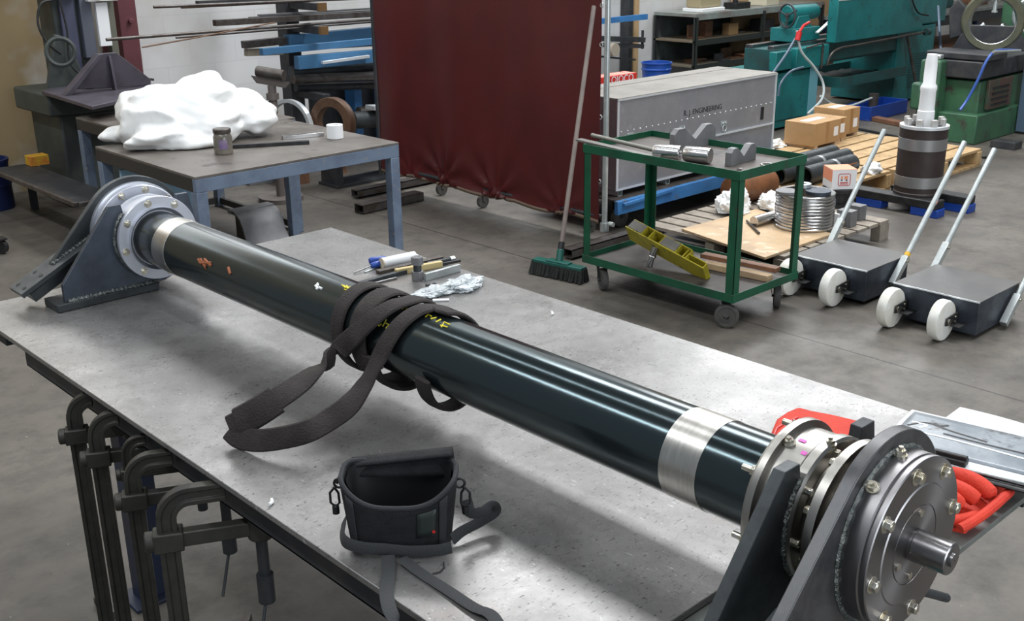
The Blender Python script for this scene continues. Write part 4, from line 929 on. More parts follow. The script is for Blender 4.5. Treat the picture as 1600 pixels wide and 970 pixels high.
# things on the cart tray
for k, (p, q) in enumerate((((1026, 247), (1064, 251)), ((1074, 250), (1111, 255)))):
    r = .036; a = tz(p[0], p[1] - 10, r + .001); c = tz(q[0], q[1] - 11, r + .001); d = (c - a).normalized()
    b = MB()
    if k == 0: b.lathe([(.018, .11), (.020, .125), (.034, .125), (.036, .122), (.036, .003), (.034, 0), (.001, 0)], a - d * .01, d, 36); b.lathe([(.018, .11), (.001, .11)], a - d * .01, d, 36)
    else: b.lathe([(.001, .125), (.034, .125), (.036, .122), (.036, .003), (.034, 0), (.001, 0)], a - d * .01, d, 36)
    solo(b, 'steel_roller', POLS, ('polished steel roller with a bored end on the cart tray', 'solid polished steel roller nearer the V-block on the cart tray')[k], 'roller')
b = MB(); b.cyl(Pz(925, 211, TT + .05), Pz(1024, 235, TT + .036), .010, seg=14); solo(b, 'round_rod', mat('dull_grey_rod', (.22, .22, .19), .45, .4), 'thin round steel rod reaching from the bored roller off the cart edge', 'rod')
b = MB(); b.bar(Pz(904, 218, CT + .006), Pz(1028, 247, CT - .012), .040, .010); solo(b, 'flat_bar', mat('dull_flat_bar', (.20, .19, .18), .45, .5), 'flat steel bar lying below the round rod across the cart edge', 'bar', bev=.001)
def vblock(c, ang, label, s=1, sh_=1):
    u = V(math.cos(ang), math.sin(ang), 0); n = V(-u.y, u.x, 0)
    h = sh_; b = MB(); b.prism([(-.085 * s, 0), (.085 * s, 0), (.085 * s, .055 * h), (.070 * s, .072 * h), (.045 * s, .072 * h), (0, .030 * h), (-.045 * s, .072 * h), (-.070 * s, .072 * h), (-.085 * s, .055 * h)], Vector(c) - n * .017, u, (0, 0, 1), n * .034)
    return solo(b, 'v_block', GREYB, label, 'v-block', 'v-blocks on the cart tray', bev=.0015)
vblock(tz(1157, 254), math.radians(4), 'dark grey steel V-block at the right end of the cart tray, notch up', 1.25, 1.1)
vblock(tz(1082, 230), math.radians(-4), 'large dark grey V-block standing behind the two rollers', 1.75, 1.45)
c = tz(1200, 260); b = MB(); b.ring(c + V(0, 0, .001), (0, 0, 1), .026, .035, .010, 36); solo(b, 'steel_ring', POLS, 'flat bright steel ring at the right edge of the cart tray', 'ring', bev=.001)
c = tz(1155, 266); b = MB(); b.ring(c + V(0, 0, .001), (0, 0, 1), .006, .012, .008, 6); solo(b, 'hex_nut', POLS, 'small hexagon nut near the front corner of the cart tray', 'nut')
# yellow jig propped on the lower shelf
jg = thing('yellow_jig', 'yellow steel jig propped at a slant on the lower shelf of the cart', 'jig', (4.12, 3.1, DZ))
A = Px(1104, 436, 4.06); A.z = DZ + .004; B_ = Px(985, 372, 4.10)
d = (B_ - A).normalized(); nrm = V(1, 0, 0); upv = nrm.cross(d).normalized(); upv = upv if upv.z > 0 else -upv; Lg = (B_ - A).length
le = math.radians(58); upv, nrm = (upv * math.cos(le) + nrm * math.sin(le)), (nrm * math.cos(le) - upv * math.sin(le))
if True:
    A = A + V(-.03, 0, .062); B_ = B_ + V(-.03, 0, .05)
def jp(s_, h_, x=0): return A + d * (Lg * s_) + upv * h_ + nrm * x
b = MB(); b.bar(jp(.0, .004, .05), jp(1.02, .004, .05), .10, .007, up=upv); b.build('base_plate', YEL, jg, bev=.001)
b = MB(); b.bar(jp(.24, .062, .05), jp(1.0, .062, .05), .10, .006, up=upv); b.build('upper_flange', YEL, jg, bev=.001)
b = MB(); b.bar(jp(.03, .036, .05), jp(.24, .036, .05), .10, .006, up=upv); b.build('tongue_flange', YEL, jg, bev=.001)
for s_, h_ in ((.012, .034), (.235, .062), (.27, .062), (.37, .062), (.58, .062), (.72, .062), (.82, .062)):
    b = MB(); b.bar(jp(s_, .004, .05), jp(s_, h_, .05), .006, .10, up=nrm); b.build('rib', YEL, jg, bev=.0008)
for s0, s1 in ((.38, .57), (.82, 1.0)):
    b = MB(); b.prism([(0, 0), ((s1 - s0) * Lg, 0), ((s1 - s0) * Lg, .052), (0, .052)], jp(s0, .008, -.002), d, upv, nrm * .004); b.build('web_plate', ALUTOP, jg)
zup = V(0, 0, 1); c = jp(.42, .058, .075)
b = MB(); b.cyl(c - zup * .01, c + zup * .02, .013, .008, seg=16); b.build('knob_stem', YEL, jg)
b = MB(); b.lathe([(.001, .0), (.010, .003), (.016, .013), (.013, .024), (.001, .030)], c + zup * .02, zup, 20); b.build('ball_knob', ZINC, jg)
s0 = jp(.62, -.001, .03); e0 = V(s0.x - .02, s0.y + .02, DZ + .003)
b = MB(); b.cyl(s0, (s0 + e0) / 2, .020, .017, seg=20); b.cyl((s0 + e0) / 2, e0 + V(0, 0, .0), .013, .015, seg=20); b.torus((s0 + e0) / 2, (s0 - e0), .015, .005, 20, 8); b.build('stud', POLS, jg)
for k, (p, q, z_, h_) in enumerate((((1100, 412), (1225, 440), 0, .030), ((1098, 398), (1222, 423), .031, .022))):
    a = Pz(*p, DZ + z_ + h_ / 2 + .001); c = Pz(*q, DZ + z_ + h_ / 2 + .001)
    a.x = min(a.x, 4.40); c.x = min(c.x, 4.36); a.y = max(min(a.y, 3.6), 2.8); c.y = max(c.y, 2.79)
    b = MB(); b.bar(a, c, .05, h_); solo(b, 'timber_block', (PLY, WOODR)[k], ('long pale timber packer on the lower shelf of the cart', 'red-brown timber packer lying on the pale one on the lower cart shelf')[k], 'timber', bev=.002)
# ------------------------------------------------------------------ dollies
def dolly(cx, cy, label, hl, hr, seedtape):
    t = thing('machine_dolly', label, 'dolly', (cx, cy, 0), 'steel machine dollies')
    w_, d_, zt = .40, .40, .178
    b = MB(); b.mm((cx - w_ / 2, cy - d_ / 2, .022), (cx + w_ / 2, cy + d_ / 2, zt - .006)); b.build('body', BSTEEL, t, bev=.002)
    b = MB(); b.mm((cx - w_ / 2 - .003, cy - d_ / 2 - .003, zt - .0055), (cx + w_ / 2 + .003, cy + d_ / 2 + .003, zt)); b.build('deck', mat('dusty_dark_deck', (.085, .083, .082), .5, .2, c2=(.13, .125, .12), scale=6, rvar=.1), t, bev=.001)
    b = MB(); b.mm((cx - w_ / 2 - .007, cy - d_ / 2 - .004, zt - .005), (cx - w_ / 2 - .0031, cy + d_ / 2 + .004, zt + .0015)); b.build('bright_edge', WHTRIM, t)
    for yy in (cy - .085, cy + .155):
        x = cx - w_ / 2 - .10; R = .092
        b = MB(); b.lathe([(.012, -.026), (R - .014, -.024), (R - .004, -.022), (R, -.014), (R, .014), (R - .004, .022), (R - .014, .024), (.012, .026)], (x, yy, R + .001), (0, 1, 0), 40); wh = b.build('wheel', NYLON, t)
        b = MB(); b.cyl((x, yy - .033, R), (x, yy + .033, R), .010, seg=14); b.hexhead((x, yy - .033, R), (0, -1, 0), .014, .008); b.build('axle', ZINC, wh)
        b = MB(); 
        for s_ in (-1, 1):
            b.prism([(-.02, -.016), (.085, -.024), (.085, .026), (-.02, .018)], (x, yy + s_ * .0325 - .002, R), (1, 0, 0), (0, 0, 1), (0, .004, 0))
        b.mm((x + .02, yy - .075, R - .026), (x + .0985, yy - .034, R - .022)); b.mm((x + .0935, yy - .035, R - .024), (x + .0985, yy + .035, R + .022)); b.build('axle_bracket', BLK, t)
        for zz_ in (R + .01, R - .012):
            b = MB(); b.hexhead((x + .055, yy - .036, zz_ + .0), (0, -1, 0), .007, .006); b.build('bolt', ZINC, t)
    for k, (p, q, yy) in enumerate((hl, hr)):
        a = Py(*p, yy); c = Py(*q, yy)
        b = MB(); b.cyl(a, c, .0135, seg=18); hd = b.build('handle_tube', GALV, t)
        dr = (c - a).normalized()
        if k == 1 or True:
            b = MB(); b.bar(a - dr * .03, a + dr * .13, .032, .032, up=(0, 1, 0)); b.build('handle_socket', GALV, hd, bev=.002)
            b = MB(); b.hexhead(a + dr * .11 + V(0, -.016, 0), (0, -1, 0), .008, .008); b.build('bolt', ZINC, hd)
        if seedtape and k == 1:
            b = MB(); b.cyl(a + dr * .135, a + dr * .155, .0145, seg=18); b.build('tape_band', mat('orange_tape', (.75, .42, .03), .5), hd, label='orange tape band')
            b = MB(); m0 = Py(1459, 318, yy); b.cyl(m0, m0 + dr * .022, .0142, seg=18); b.build('tape_band', mat('pink_tape', (.62, .28, .25), .5), hd, label='faded pink tape band')
    return t
dolly(4.83, 2.70, 'steel machine dolly next to the green cart, orange tape on its handle', ((1299, 376), (1382, 203), 2.93), ((1398, 436), (1507, 222), 2.475), True)
dolly(4.76, 2.12, 'steel machine dolly farther from the cart, at the right edge', ((1462, 415), (1554, 233), 2.345), ((1572, 498), (1690, 265), 1.895), False)

# ------------------------------------------------------------------ pallets and what lies on them
def pallet(name, x0, x1, y0, y1, label, mt, along='x', n=7, h=.12, z0=0):
    t = thing('pallet', label, 'pallet', ((x0 + x1) / 2, (y0 + y1) / 2, z0), None)
    if along == 'x':
        w_ = (y1 - y0) / n
        for i in range(n):
            b = MB(); b.mm((x0, y0 + i * w_ + .012, z0 + h - .02), (x1, y0 + (i + 1) * w_ - .012, z0 + h)); b.build('top_board', mt, t, bev=.002)
        for x in (x0 + .03, (x0 + x1) / 2, x1 - .03):
            b = MB(); b.mm((x - .03, y0, z0 + .018), (x + .03, y1, z0 + h - .0205)); b.build('bearer', mt, t, bev=.002)
        for y in (y0 + .05, (y0 + y1) / 2, y1 - .05):
            b = MB(); b.mm((x0, y - .045, z0), (x1, y + .045, z0 + .0175)); b.build('bottom_board', mt, t)
    else:
        w_ = (x1 - x0) / n
        for i in range(n):
            b = MB(); b.mm((x0 + i * w_ + .012, y0, z0 + h - .02), (x0 + (i + 1) * w_ - .012, y1, z0 + h)); b.build('top_board', mt, t, bev=.002)
        for y in (y0 + .03, (y0 + y1) / 2, y1 - .03):
            for x in (x0 + .05, (x0 + x1) / 2, x1 - .05):
                b = MB(); b.mm((x - .05, y - .03, z0 + .0), (x + .05, y + .03, z0 + h - .0205)); b.build('block', mt, t, bev=.002)
    return t
pallet('pallet', 4.72, 5.80, 3.02, 3.96, 'weathered grey pallet under the plywood and the ring stack', WOODG, 'y', 9, .12)
pallet('pallet', 5.86, 6.95, 3.64, 4.18, 'pale pine pallet carrying the dark pipes', WOODP, 'x', 4, .13)
pallet('pallet', 7.0, 8.12, 3.55, 4.82, 'pale pine pallet carrying the cardboard boxes, behind the banded cylinder', WOODP, 'x', 8, .13)
b = MB(); P = [Pz(1065, 357, .135), Pz(1195, 402, .135), Pz(1300, 365, .135), Pz(1182, 326, .135)]
b._add(P + [p - V(0, 0, .0135) for p in P], [(0, 1, 2, 3), (7, 6, 5, 4), (0, 4, 5, 1), (1, 5, 6, 2), (2, 6, 7, 3), (3, 7, 4, 0)]); solo(b, 'plywood_sheet', PLY, 'sheet of pale plywood lying on the grey pallet behind the cart', 'plywood', bev=.001)
rc = Pz(1255, 352, .136)
base = rc.copy()
b = MB(); R1 = .163
b.lathe([(R1 - .030, .0005), (R1 - .004, .0), (R1, .004), (R1, .013), (R1 - .004, .017), (R1 - .030, .0165), (R1 - .030, .0005)], (0, 0, 0), (0, 0, 1), 56)
pr = b.build('steel_ring', POLS, None)
NR = 11
for i in range(NR):
    o = pr if i == 0 else copy_tree(pr)
    o.location = base + V(random.uniform(-.003, .003), random.uniform(-.003, .003), .0005 + i * .0178)
    tag(o, (('', 'second', 'third', 'fourth', 'fifth', 'middle', 'seventh', 'eighth', 'ninth', 'tenth')[i] + ' polished steel ring counted up from the plywood in the stack') if 0 < i < NR - 1 else ('polished steel ring, topmost of the stack on the plywood' if i else 'polished steel ring, lowest of the stack on the plywood'), 'ring', 'stacked polished steel rings on the plywood')
zt = .136 + NR * .0178 + .001
for k, (px, py, r, h, mt, lb) in enumerate(((1222, 302, .062, .016, GREYB, 'grey steel disc lying on the left of the ring stack'), (1283, 303, .07, .020, BSTEEL, 'blue-grey steel disc lying on the right of the ring stack'))):
    c = Pz(px, py, zt + .002); c = base + (c - base) * .8; c.z = zt
    b = MB(); b.cyl(c, c + V(0, 0, h), r, seg=36); solo(b, 'steel_disc', mt, lb, 'disc', bev=.0015)
c = base + V(.0, .02, 0); c.z = zt + .021
b = MB(); b.ring(c, (0, 0, 1), .018, .045, .02, 30); solo(b, 'steel_collar', GALV, 'bright steel collar on top of the discs on the ring stack', 'collar', bev=.001)
b = MB(); b.cyl(Pz(1178, 346, .136 + .031), Pz(1212, 336, .136 + .031), .029, seg=32); solo(b, 'steel_roller', POLS, 'polished steel roller lying on the plywood beside the ring stack', 'roller', bev=.001)
b = MB(); b.cyl(Pz(1167, 345, .145), Pz(1186, 364, .145), .007, seg=10); solo(b, 'steel_pin', STOCK, 'thin dark pin on the plywood in front of the polished roller', 'pin')
crumple('plastic_bag', Pz(1150, 332, .138) + V(.04, .05, 0), .12, .09, .095, .3, WHITEB, 'crumpled white plastic bag on the pallet behind the cart leg', 'bag', 9, .45, 8)
crumple('plastic_bag', Pz(1190, 322, .138) + V(.02, -.06, 0), .12, .075, .06, .9, WHITEB, 'flattened white plastic bag between the pipes and the ring stack', 'bag', 11, .45, 8)
b = MB(); b.box(V(5.62, 3.62, .1415), (.16, .12, .04)); solo(b, 'steel_block', BSTEEL, 'blue-grey steel block behind the ring stack', 'block', bev=.002)
for k, (px, py, sx, sy, sz, lb) in enumerate(((1322, 352, .07, .09, .09, 'grey machined block right of the ring stack'), (1338, 342, .07, .08, .085, 'second grey machined block, farthest right on the grey pallet'))):
    c = Pz(px, py, .121); b = MB(); b.mm(c - V(sx / 2, sy / 2, 0), c + V(sx / 2, sy / 2, sz))
    for i in range(3): b.mm(c + V(-sx / 2 - .003, -sy / 2 + .015 + i * .025, 0), c + V(-sx / 2, -sy / 2 + .028 + i * .025, sz))
    solo(b, 'machined_block', GREYB, lb, 'block', bev=.002)
b = MB(); c = Pz(1306, 352, .121); b.box(c + V(0, 0, .035), (.03, .04, .07)); solo(b, 'white_carton', WBOX, 'small white carton between the ring stack and the grey blocks', 'carton', bev=.001)
c = Pz(1322, 330, .121) + V(.10, .12, 0); b = MB(); b.lathe([(.001, 0), (.10, 0), (.10, .02), (.07, .025), (.07, .085), (.10, .09), (.10, .11), (.001, .11)], c, (0, 0, 1), 36); solo(b, 'dark_spool', BLK, 'dark spool under the white and orange carton', 'spool')
# white and orange carton
cz = .232; bp0 = c + V(0, 0, .1105)
cb2 = thing('printed_carton', 'white carton with orange top and a square red mark, right of the rings', 'carton', tuple(bp0))
Rz = Matrix.Rotation(math.radians(-38), 3, 'Z')
b = MB(); b.box(bp0 + V(0, 0, .062), (.15, .15, .12), Rz); b.build('box', WBOX, cb2, bev=.002)
b = MB(); b.box(bp0 + V(0, 0, .1228), (.151, .151, .001), Rz); b.build('printed_top', OBOX, cb2)
b = MB(); b.box(bp0 + V(0, 0, .085) + Rz @ V(-.0757, 0, .0), (.0008, .15, .07), Rz); b.build('printed_side', OBOX, cb2)
fn = Rz @ V(0, -1, 0); fu = Rz @ V(1, 0, 0); fo = bp0 + V(0, 0, .062) + fn * .0757
b = MB(); b.sweep([fo + fu * x + V(0, 0, z) for x, z in ((-.03, -.035), (.03, -.035), (.036, -.029), (.036, .029), (.03, .035), (-.03, .035), (-.036, .029), (-.036, -.029))], [(-.002, -.0006), (.002, -.0006), (.002, .0006), (-.002, .0006)], ups=fn, closed=True)
b.build('mark_frame', REDP, cb2)
for x, z, w_, h_, mt in ((.010, .012, .022, .020, OBOX), (-.016, .014, .012, .016, OBOX), (-.016, -.002, .010, .007, BLK), (.014, -.004, .010, .007, BLK), (0, -.017, .05, .005, REDP), (0, -.026, .05, .004, REDP)):
    b = MB(); b.prism([(x - w_ / 2, z - h_ / 2), (x + w_ / 2, z - h_ / 2), (x + w_ / 2, z + h_ / 2), (x - w_ / 2, z + h_ / 2)], fo, fu, (0, 0, 1), fn * .0006); b.build('mark', mt, cb2)
# pipes
for k, (p, q, r, mt, lb) in enumerate((((1228, 262), (1330, 236), .062, DSTEEL, 'dark steel pipe farthest back of the three on the pine pallet'), ((1285, 266), (1350, 248), .062, DSTEEL, 'dark steel pipe in the middle of the three on the pine pallet'), ((1312, 275), (1352, 262), .062, DSTEEL, 'dark steel pipe with a bright end, nearest of the three'))):
    yy = (4.09, 3.955, 3.82)[k]; xs = ((5.9, 6.93), (6.05, 6.88), (6.15, 6.72))[k]
    a = V(xs[0], yy, .1305 + r + .001); c = V(xs[1], yy, .1305 + r + .001); pp = thing('steel_pipe', lb, 'pipe', tuple(a), 'dark pipes on the pine pallet')
    b = MB(); b.lathe([(r - .012, 0), (r, 0), (r, (c - a).length), (r - .012, (c - a).length), (r - .012, 0)], a, c - a, 36); b.build('barrel', mt, pp)
    b = MB(); s_ = a + (c - a) * .55; b.lathe([(r + .0008, 0), (r + .0008, .03)], s_, c - a, 36, a0=0, a1=2 * PI); b.build('white_band', GALV, pp, label='pale band')
    b = MB(); b.lathe([(r + .001, .05), (r + .001, (c - a).length * .4)], s_, c - a, 6, a0=2.0, a1=2.12); b.build('orange_stripe', ORANGEM, pp)
a = V(5.42, 4.20, .098); c = V(6.0, 4.18, .16)
a = V(5.42, 3.86, .2095); d = V(1, 0, 0); b = MB(); b.lathe([(.001, 0), (.085, 0), (.088, .003), (.088, .37), (.001, .37)], a, d, 40)
solo(b, 'rusty_drum', mat('rust_brown_cylinder', (.22, .085, .03), .5, .2, c2=(.13, .055, .025), scale=9), 'thick rust-brown round bar seen through the back of the cart', 'bar')
# cardboard boxes
for k, (x, y, sx, sy, sz, rz, lb) in enumerate(((7.40, 4.56, .36, .26, .17, 0, 'largest cardboard box on the pine pallet, nearest the chest'), (7.66, 4.60, .14, .27, .16, 0, 'narrow cardboard box in the middle of the three'), (7.90, 4.66, .24, .27, .20, 0, 'cardboard box at the back of the three on the pallet'))):
    t = thing('cardboard_box', lb, 'box', (x, y, .131), 'cardboard boxes on the pine pallet')
    b = MB(); b.mm((x - sx / 2, y - sy / 2, .153), (x + sx / 2, y + sy / 2, .153 + sz)); b.build('carton', CARD, t, bev=.002)
    b = MB(); b.mm((x - sx * .35, y - .03, .1535 + sz), (x + sx * .35, y + .04, .1545 + sz)); b.build('tape', CREAMP if k != 1 else CARD, t)
    b = MB(); b.mm((x + sx / 2 - .09, y - sy / 2 - .001, .20), (x + sx / 2 - .03, y - sy / 2, .27)); b.build('shipping_label', CREAMP, t)
    b = MB(); b.mm((x - .02, y - sy / 2 - .0008, .154), (x + .02, y - sy / 2, .152 + sz)); b.build('tape_strip', mat('brown_tape', (.33, .18, .07), .4), t)
    for q in (-1, 1):
        b = MB(); b.mm((x + q * (sx / 2 - .04) - .02, y - sy / 2, .1305), (x + q * (sx / 2 - .04) + .02, y + sy / 2, .1525)); b.build('skid', PLY, t)
crumple('plastic_bag', V(6.80, 3.71, .132), .075, .06, .05, 0, WHITEB, 'small white plastic bundle at the front of the pine pallet', 'bag', 21, .4, 6, 4)
crumple('shrink_wrap', V(7.10, 4.72, .132), .12, .06, .04, 0, WHITEB, 'crumpled white wrapping with red print beside the cardboard boxes', 'wrapping', 23, .5, 6, 4)
# banded cylinder with white shaft
cc = Pz(1433, 300, .105)
bl = thing('banded_cylinder', 'dark brown vertical cylinder with two grey bands and a tall white shaft', 'machine part', (cc.x, cc.y, .105))
def hz(py, px=1440): return Px(px, py, cc.x).z
dist = (cc - CAM).length; RC = 33 / F * dist * 1.0
zt_ = hz(198)
b = MB(); b.lathe([(.001, .106), (RC + .004, .106), (RC + .004, .118), (RC, .122), (RC, zt_), (.001, zt_)], (cc.x, cc.y, 0), (0, 0, 1), 64); b.build('sleeve', DBROWN, bl)
for pa, pb in ((231, 213), (289, 272)):
    b = MB(); b.lathe([(RC, hz(pa)), (RC + .002, hz(pa) + .001), (RC + .002, hz(pb) - .001), (RC, hz(pb))], (cc.x, cc.y, 0), (0, 0, 1), 64); b.build('steel_band', mat('dull_steel_band', (.33, .33, .33), .35, .7), bl)
b = MB(); b.lathe([(RC - .03, zt_ + .001), (RC + .004, zt_ + .001), (RC + .004, zt_ + .018), (RC - .03, zt_ + .018), (RC - .03, zt_ + .001)], (cc.x, cc.y, 0), (0, 0, 1), 56); b.build('top_flange', WHTRIM, bl)
for k in range(8):
    a = 2 * PI * k / 8 + .2; b = MB(); c = V(cc.x + (RC - .034) * math.cos(a), cc.y + (RC - .034) * math.sin(a), zt_ + .018); Rm = Matrix.Rotation(a, 3, 'Z'); b.box(c + V(0, 0, .022), (.030, .036, .044), Rm); b.build('clamp_lug', mat('clear_grey_lug', (.45, .44, .42), .35, .2), bl, bev=.004)
zs = [zt_, hz(172), hz(171), hz(137), hz(136), hz(98), hz(83)]
b = MB(); b.lathe([(.052, zs[0] + .002), (.052, zs[1]), (.048, zs[2]), (.046, zs[3] - .02), (.050, zs[3]), (.048, zs[4] + .012), (.038, zs[4] + .03), (.037, zs[5]), (.030, zs[6]), (.001, zs[6] + .001)], (cc.x, cc.y, 0), (0, 0, 1), 40); b.build('shaft', WPAINT, bl)
st = thing('support_stand', 'black steel beams and blue blocks under the banded cylinder', 'stand', (cc.x, cc.y, 0))
for xx, y0, y1 in ((cc.x - .12, cc.y - .22, cc.y + .38), (cc.x + .13, cc.y - .30, cc.y + .22)):
    b = MB(); b.mm((xx - .055, y0, .052), (xx + .055, y1, .104)); b.build('beam', BLK, st, bev=.006)
    for yy in (y0 + .08, y1 - .14):
        b = MB(); b.mm((xx - .05, yy - .09, 0), (xx + .05, yy + .09, .0515)); b.build('blue_block', BLUED, st, bev=.004)
# ------------------------------------------------------------------ lathe with splash guard (teal)
LY = 5.5
lt = thing('lathe', 'large teal lathe with a long splash guard, a chip tray and a tailstock', 'lathe', (9.5, LY + .35, 0))
def bx(name, a, c, mt, parent=None, bev=.006): b = MB(); b.mm(a, c); return b.build(name, mt, parent or lt, bev=bev)
bx('left_pedestal', (8.22, LY, .02), (8.86, LY + .6, .50), TEAL)
bx('pedestal_trim', (8.80, LY - .012, .02), (8.93, LY - .001, .52), mat('light_blue_grey_panel', (.14, .36, .42), .4), bev=.002)
bx('pedestal_door', (8.30, LY - .010, .09), (8.74, LY - .0005, .46), TEAL, bev=.003)
bx('right_pedestal', (10.35, LY, .02), (11.1, LY + .7, .74), TEAL)
b = MB()
for i in range(14): b.mm((10.62, LY - .006, .14 + i * .025), (10.98, LY - .0005, .148 + i * .025))
b.build('louvres', TEALD, lt)
bx('bed', (8.30, LY + .05, .515), (10.6, LY + .36, .70), TEALD)
bx('bed_way', (8.30, LY + .06, .7005), (9.6, LY + .12, .73), POLD, bev=.002); bx('bed_way', (8.30, LY + .28, .7005), (9.6, LY + .35, .73), POLD, bev=.002)
bx('apron_box', (8.22, LY - .03, .53), (8.46, LY + .045, .69), TEAL); bx('apron_box', (8.50, LY - .05, .52), (9.02, LY + .045, .70), TEAL)
bx('splash_guard', (9.03, LY - .10, .71), (10.62, LY + .0, 1.22), TEAL, bev=.008)
bx('guard_top_edge', (9.03, LY - .104, 1.075), (9.9, LY - .101, 1.085), WHTRIM, bev=0)
bx('headstock', (10.63, LY, .745), (11.3, LY + .6, 1.35), TEAL, bev=.02)
b = MB(); b.prism([(0, 0), (1.5, 0), (1.35, -.16), (.1, -.16)], (9.05, LY + .03, .70), (1, 0, 0), (0, 0, 1), (0, -.02, 0)); b.build('lower_skirt', TEALD, lt, bev=.002)
ctp = MB(); ctp.mm((9.15, LY - .12, .30), (10.34, LY + .5, .312)); ctp.mm((9.15, LY - .12, .312), (10.34, LY - .11, .395)); ctp.mm((9.15, LY - .11, .312), (9.16, LY + .5, .395)); ctp.mm((9.16, LY + .49, .312), (10.34, LY + .5, .395)); ctp.build('chip_tray', TEALD, lt, bev=.002)
b = MB(); b.grid(24, 10, lambda u, v: V(9.18 + 1.14 * u, LY - .10 + .58 * v, .32 + .06 * abs(noise.noise(V(u * 9, v * 5, 0))))); b.build('swarf', BLK, lt)['kind'] = 'stuff'
b = MB(); b.tube(spline([V(8.95, LY - .08, .52), V(8.98, LY - .10, .62), V(9.1, LY - .12, .665), V(9.4, LY - .14, .675), V(10.6, LY - .14, .70)], 6), .011, 8); b.tube([V(8.62, LY - .07, .70), V(8.86, LY - .07, .72), V(8.88, LY - .07, .70), V(8.88, LY - .07, .50)], .009, 8); b.build('feed_rod', STOCK, lt)
b = MB(); b.cyl((10.60, LY - .15, .70), (10.66, LY - .15, .70), .035, seg=18); b.build('control_knob', TEALD, lt)
TX, TZ2 = .30, .05
ts = MB(); ts.mm((8.35 + TX, LY + .08, .735), (8.75 + TX, LY + .34, .80 + TZ2)); ts.prism([(-.14, 0), (.14, 0), (.08, .10), (-.08, .10)], (8.55 + TX, LY + .13, .80 + TZ2), (1, 0, 0), (0, 0, 1), (0, .16, 0)); ts.cyl((8.38 + TX, LY + .21, .92 + TZ2), (8.84 + TX, LY + .21, .92 + TZ2), .075, .068, seg=28); ts.cyl((8.84 + TX, LY + .21, .92 + TZ2), (8.93 + TX, LY + .21, .92 + TZ2), .03, .01, seg=16)
tso = ts.build('tailstock', MGREEN if False else TEAL, lt, bev=.004)
b = MB(); c = V(8.33 + TX, LY + .16, .91 + TZ2); b.torus(c, (1, -.25, 0), .10, .009, 36, 8)
for k in range(3): a = 2 * PI * k / 3 + .5; b.cyl(c, c + V(.1 * -.2 * math.cos(a), .1 * math.cos(a), .1 * math.sin(a)), .007, seg=8)
b.cyl(c, c + V(.08, .05, .01), .02, seg=14); b.build('hand_wheel', RACKDK, tso)
b = MB(); b.bar((8.62 + TX, LY + .03, .80), (8.98 + TX, LY + .06, .93), .035, .014); b.build('lever', GALV, tso, bev=.003)
b = MB(); b.tube(spline([V(10.2, LY - .115, 1.25), V(10.28, LY - .13, 1.05), V(10.42, LY - .14, .90), V(10.6, LY - .16, .86)], 6), .008, 8); b.build('cable', BLK, lt)
b = MB(); b.tube(spline([V(10.45, LY - .04, .66), V(10.55, LY - .10, .30), V(10.62, LY - .16, .03)], 6), .014, 8); b.build('drain_pipe', STOCK, lt)
for pts, mt, nm, r in (([(1245, 48, 5.28), (1252, 80, 5.25), (1272, 105, 5.2), (1286, 130, 5.15), (1284, 155, 5.1), (1262, 178, 5.1)], HOSEW, 'pale hose hanging down the front of the teal lathe', .011),
                      ([(1243, 60, 5.3), (1228, 85, 5.3), (1212, 108, 5.3), (1204, 120, 5.3)], HOSE, 'blue-grey hose hanging left of the teal lathe front', .011),
                      ([(1282, 150, 5.12), (1300, 162, 5.12), (1325, 166, 5.12), (1362, 153, 5.2)], HOSEW, 'hose lying on the floor from the lathe to the blue tray', .010),
                      ([(1255, 105, 5.3), (1235, 112, 5.3), (1220, 130, 5.3), (1216, 150, 5.3)], HOSE, 'hose curling over the left pedestal of the teal lathe', .010)):
    b = MB(); b.tube(spline([Py(*p) for p in pts], 7), r, 8); solo(b, 'hose', mt, nm, 'hose')
b = MB(); a = Py(1249, 50, 5.26); c = Py(1246, 63, 5.26); b.cyl(a, c, .024, seg=14); b.tube([a, a + V(.06, 0, .05), a + V(.14, 0, .07)], .012, 8); o1 = solo(b, 'air_gun', REDP, 'red air gun hung on the front of the teal lathe', 'air gun')
tr2 = thing('drip_tray', 'bright blue plastic tray with white rim on the floor under the lathe', 'tray', (9.85, 5.35, 0))
b = MB(); x0, x1, y0, y1 = 9.32, 10.0, 5.15, 5.42
b.mm((x0, y0, .002), (x1, y1, .012))
b.mm((x0, y0, .012), (x1, y0 + .012, .13)); b.mm((x0, y1 - .012, .012), (x1, y1, .13)); b.mm((x0, y0 + .012, .012), (x0 + .012, y1 - .012, .13)); b.mm((x1 - .012, y0 + .012, .012), (x1, y1 - .012, .13)); b.build('basin', BLUED, tr2, bev=.004)
b = MB(); b.cyl((9.62, 5.30, .013), (9.62, 5.30, .21), .045, seg=20); b.build('pump', STOCK, tr2)
# ------------------------------------------------------------------ green lathe with steady rest
G = thing('lathe', 'worn green lathe with a big round steady rest, at the right edge', 'lathe', (9.5, 4.1, 0))
def gb(name, a, c, mt, bev=.01, parent=None): b = MB(); b.mm(a, c); return b.build(name, mt, parent or G, bev=bev)
gb('pedestal', (8.95, 4.0, .02), (9.9, 4.42, .50), MGREEN)
gb('pedestal_foot', (8.86, 3.95, .0), (9.95, 4.45, .24), MGREEN)
gb('gear_cover', (9.06, 3.97, .26), (9.50, 3.9995, .50), mat('red_brown_worn_panel', (.09, .045, .035), .5, 0, c2=(.05, .08, .05), scale=10), .006)
for i in range(4): gb('vent_slot', (9.12, 3.962, .29 + i * .045), (9.42, 3.969, .305 + i * .045), BLK, 0)
gb('upright', (9.60, 3.85, .02), (9.66, 3.94, .62), HOSE, .004)
gb('bed', (8.90, 3.98, .52), (11.4, 4.46, .66), RACKDK, .01)
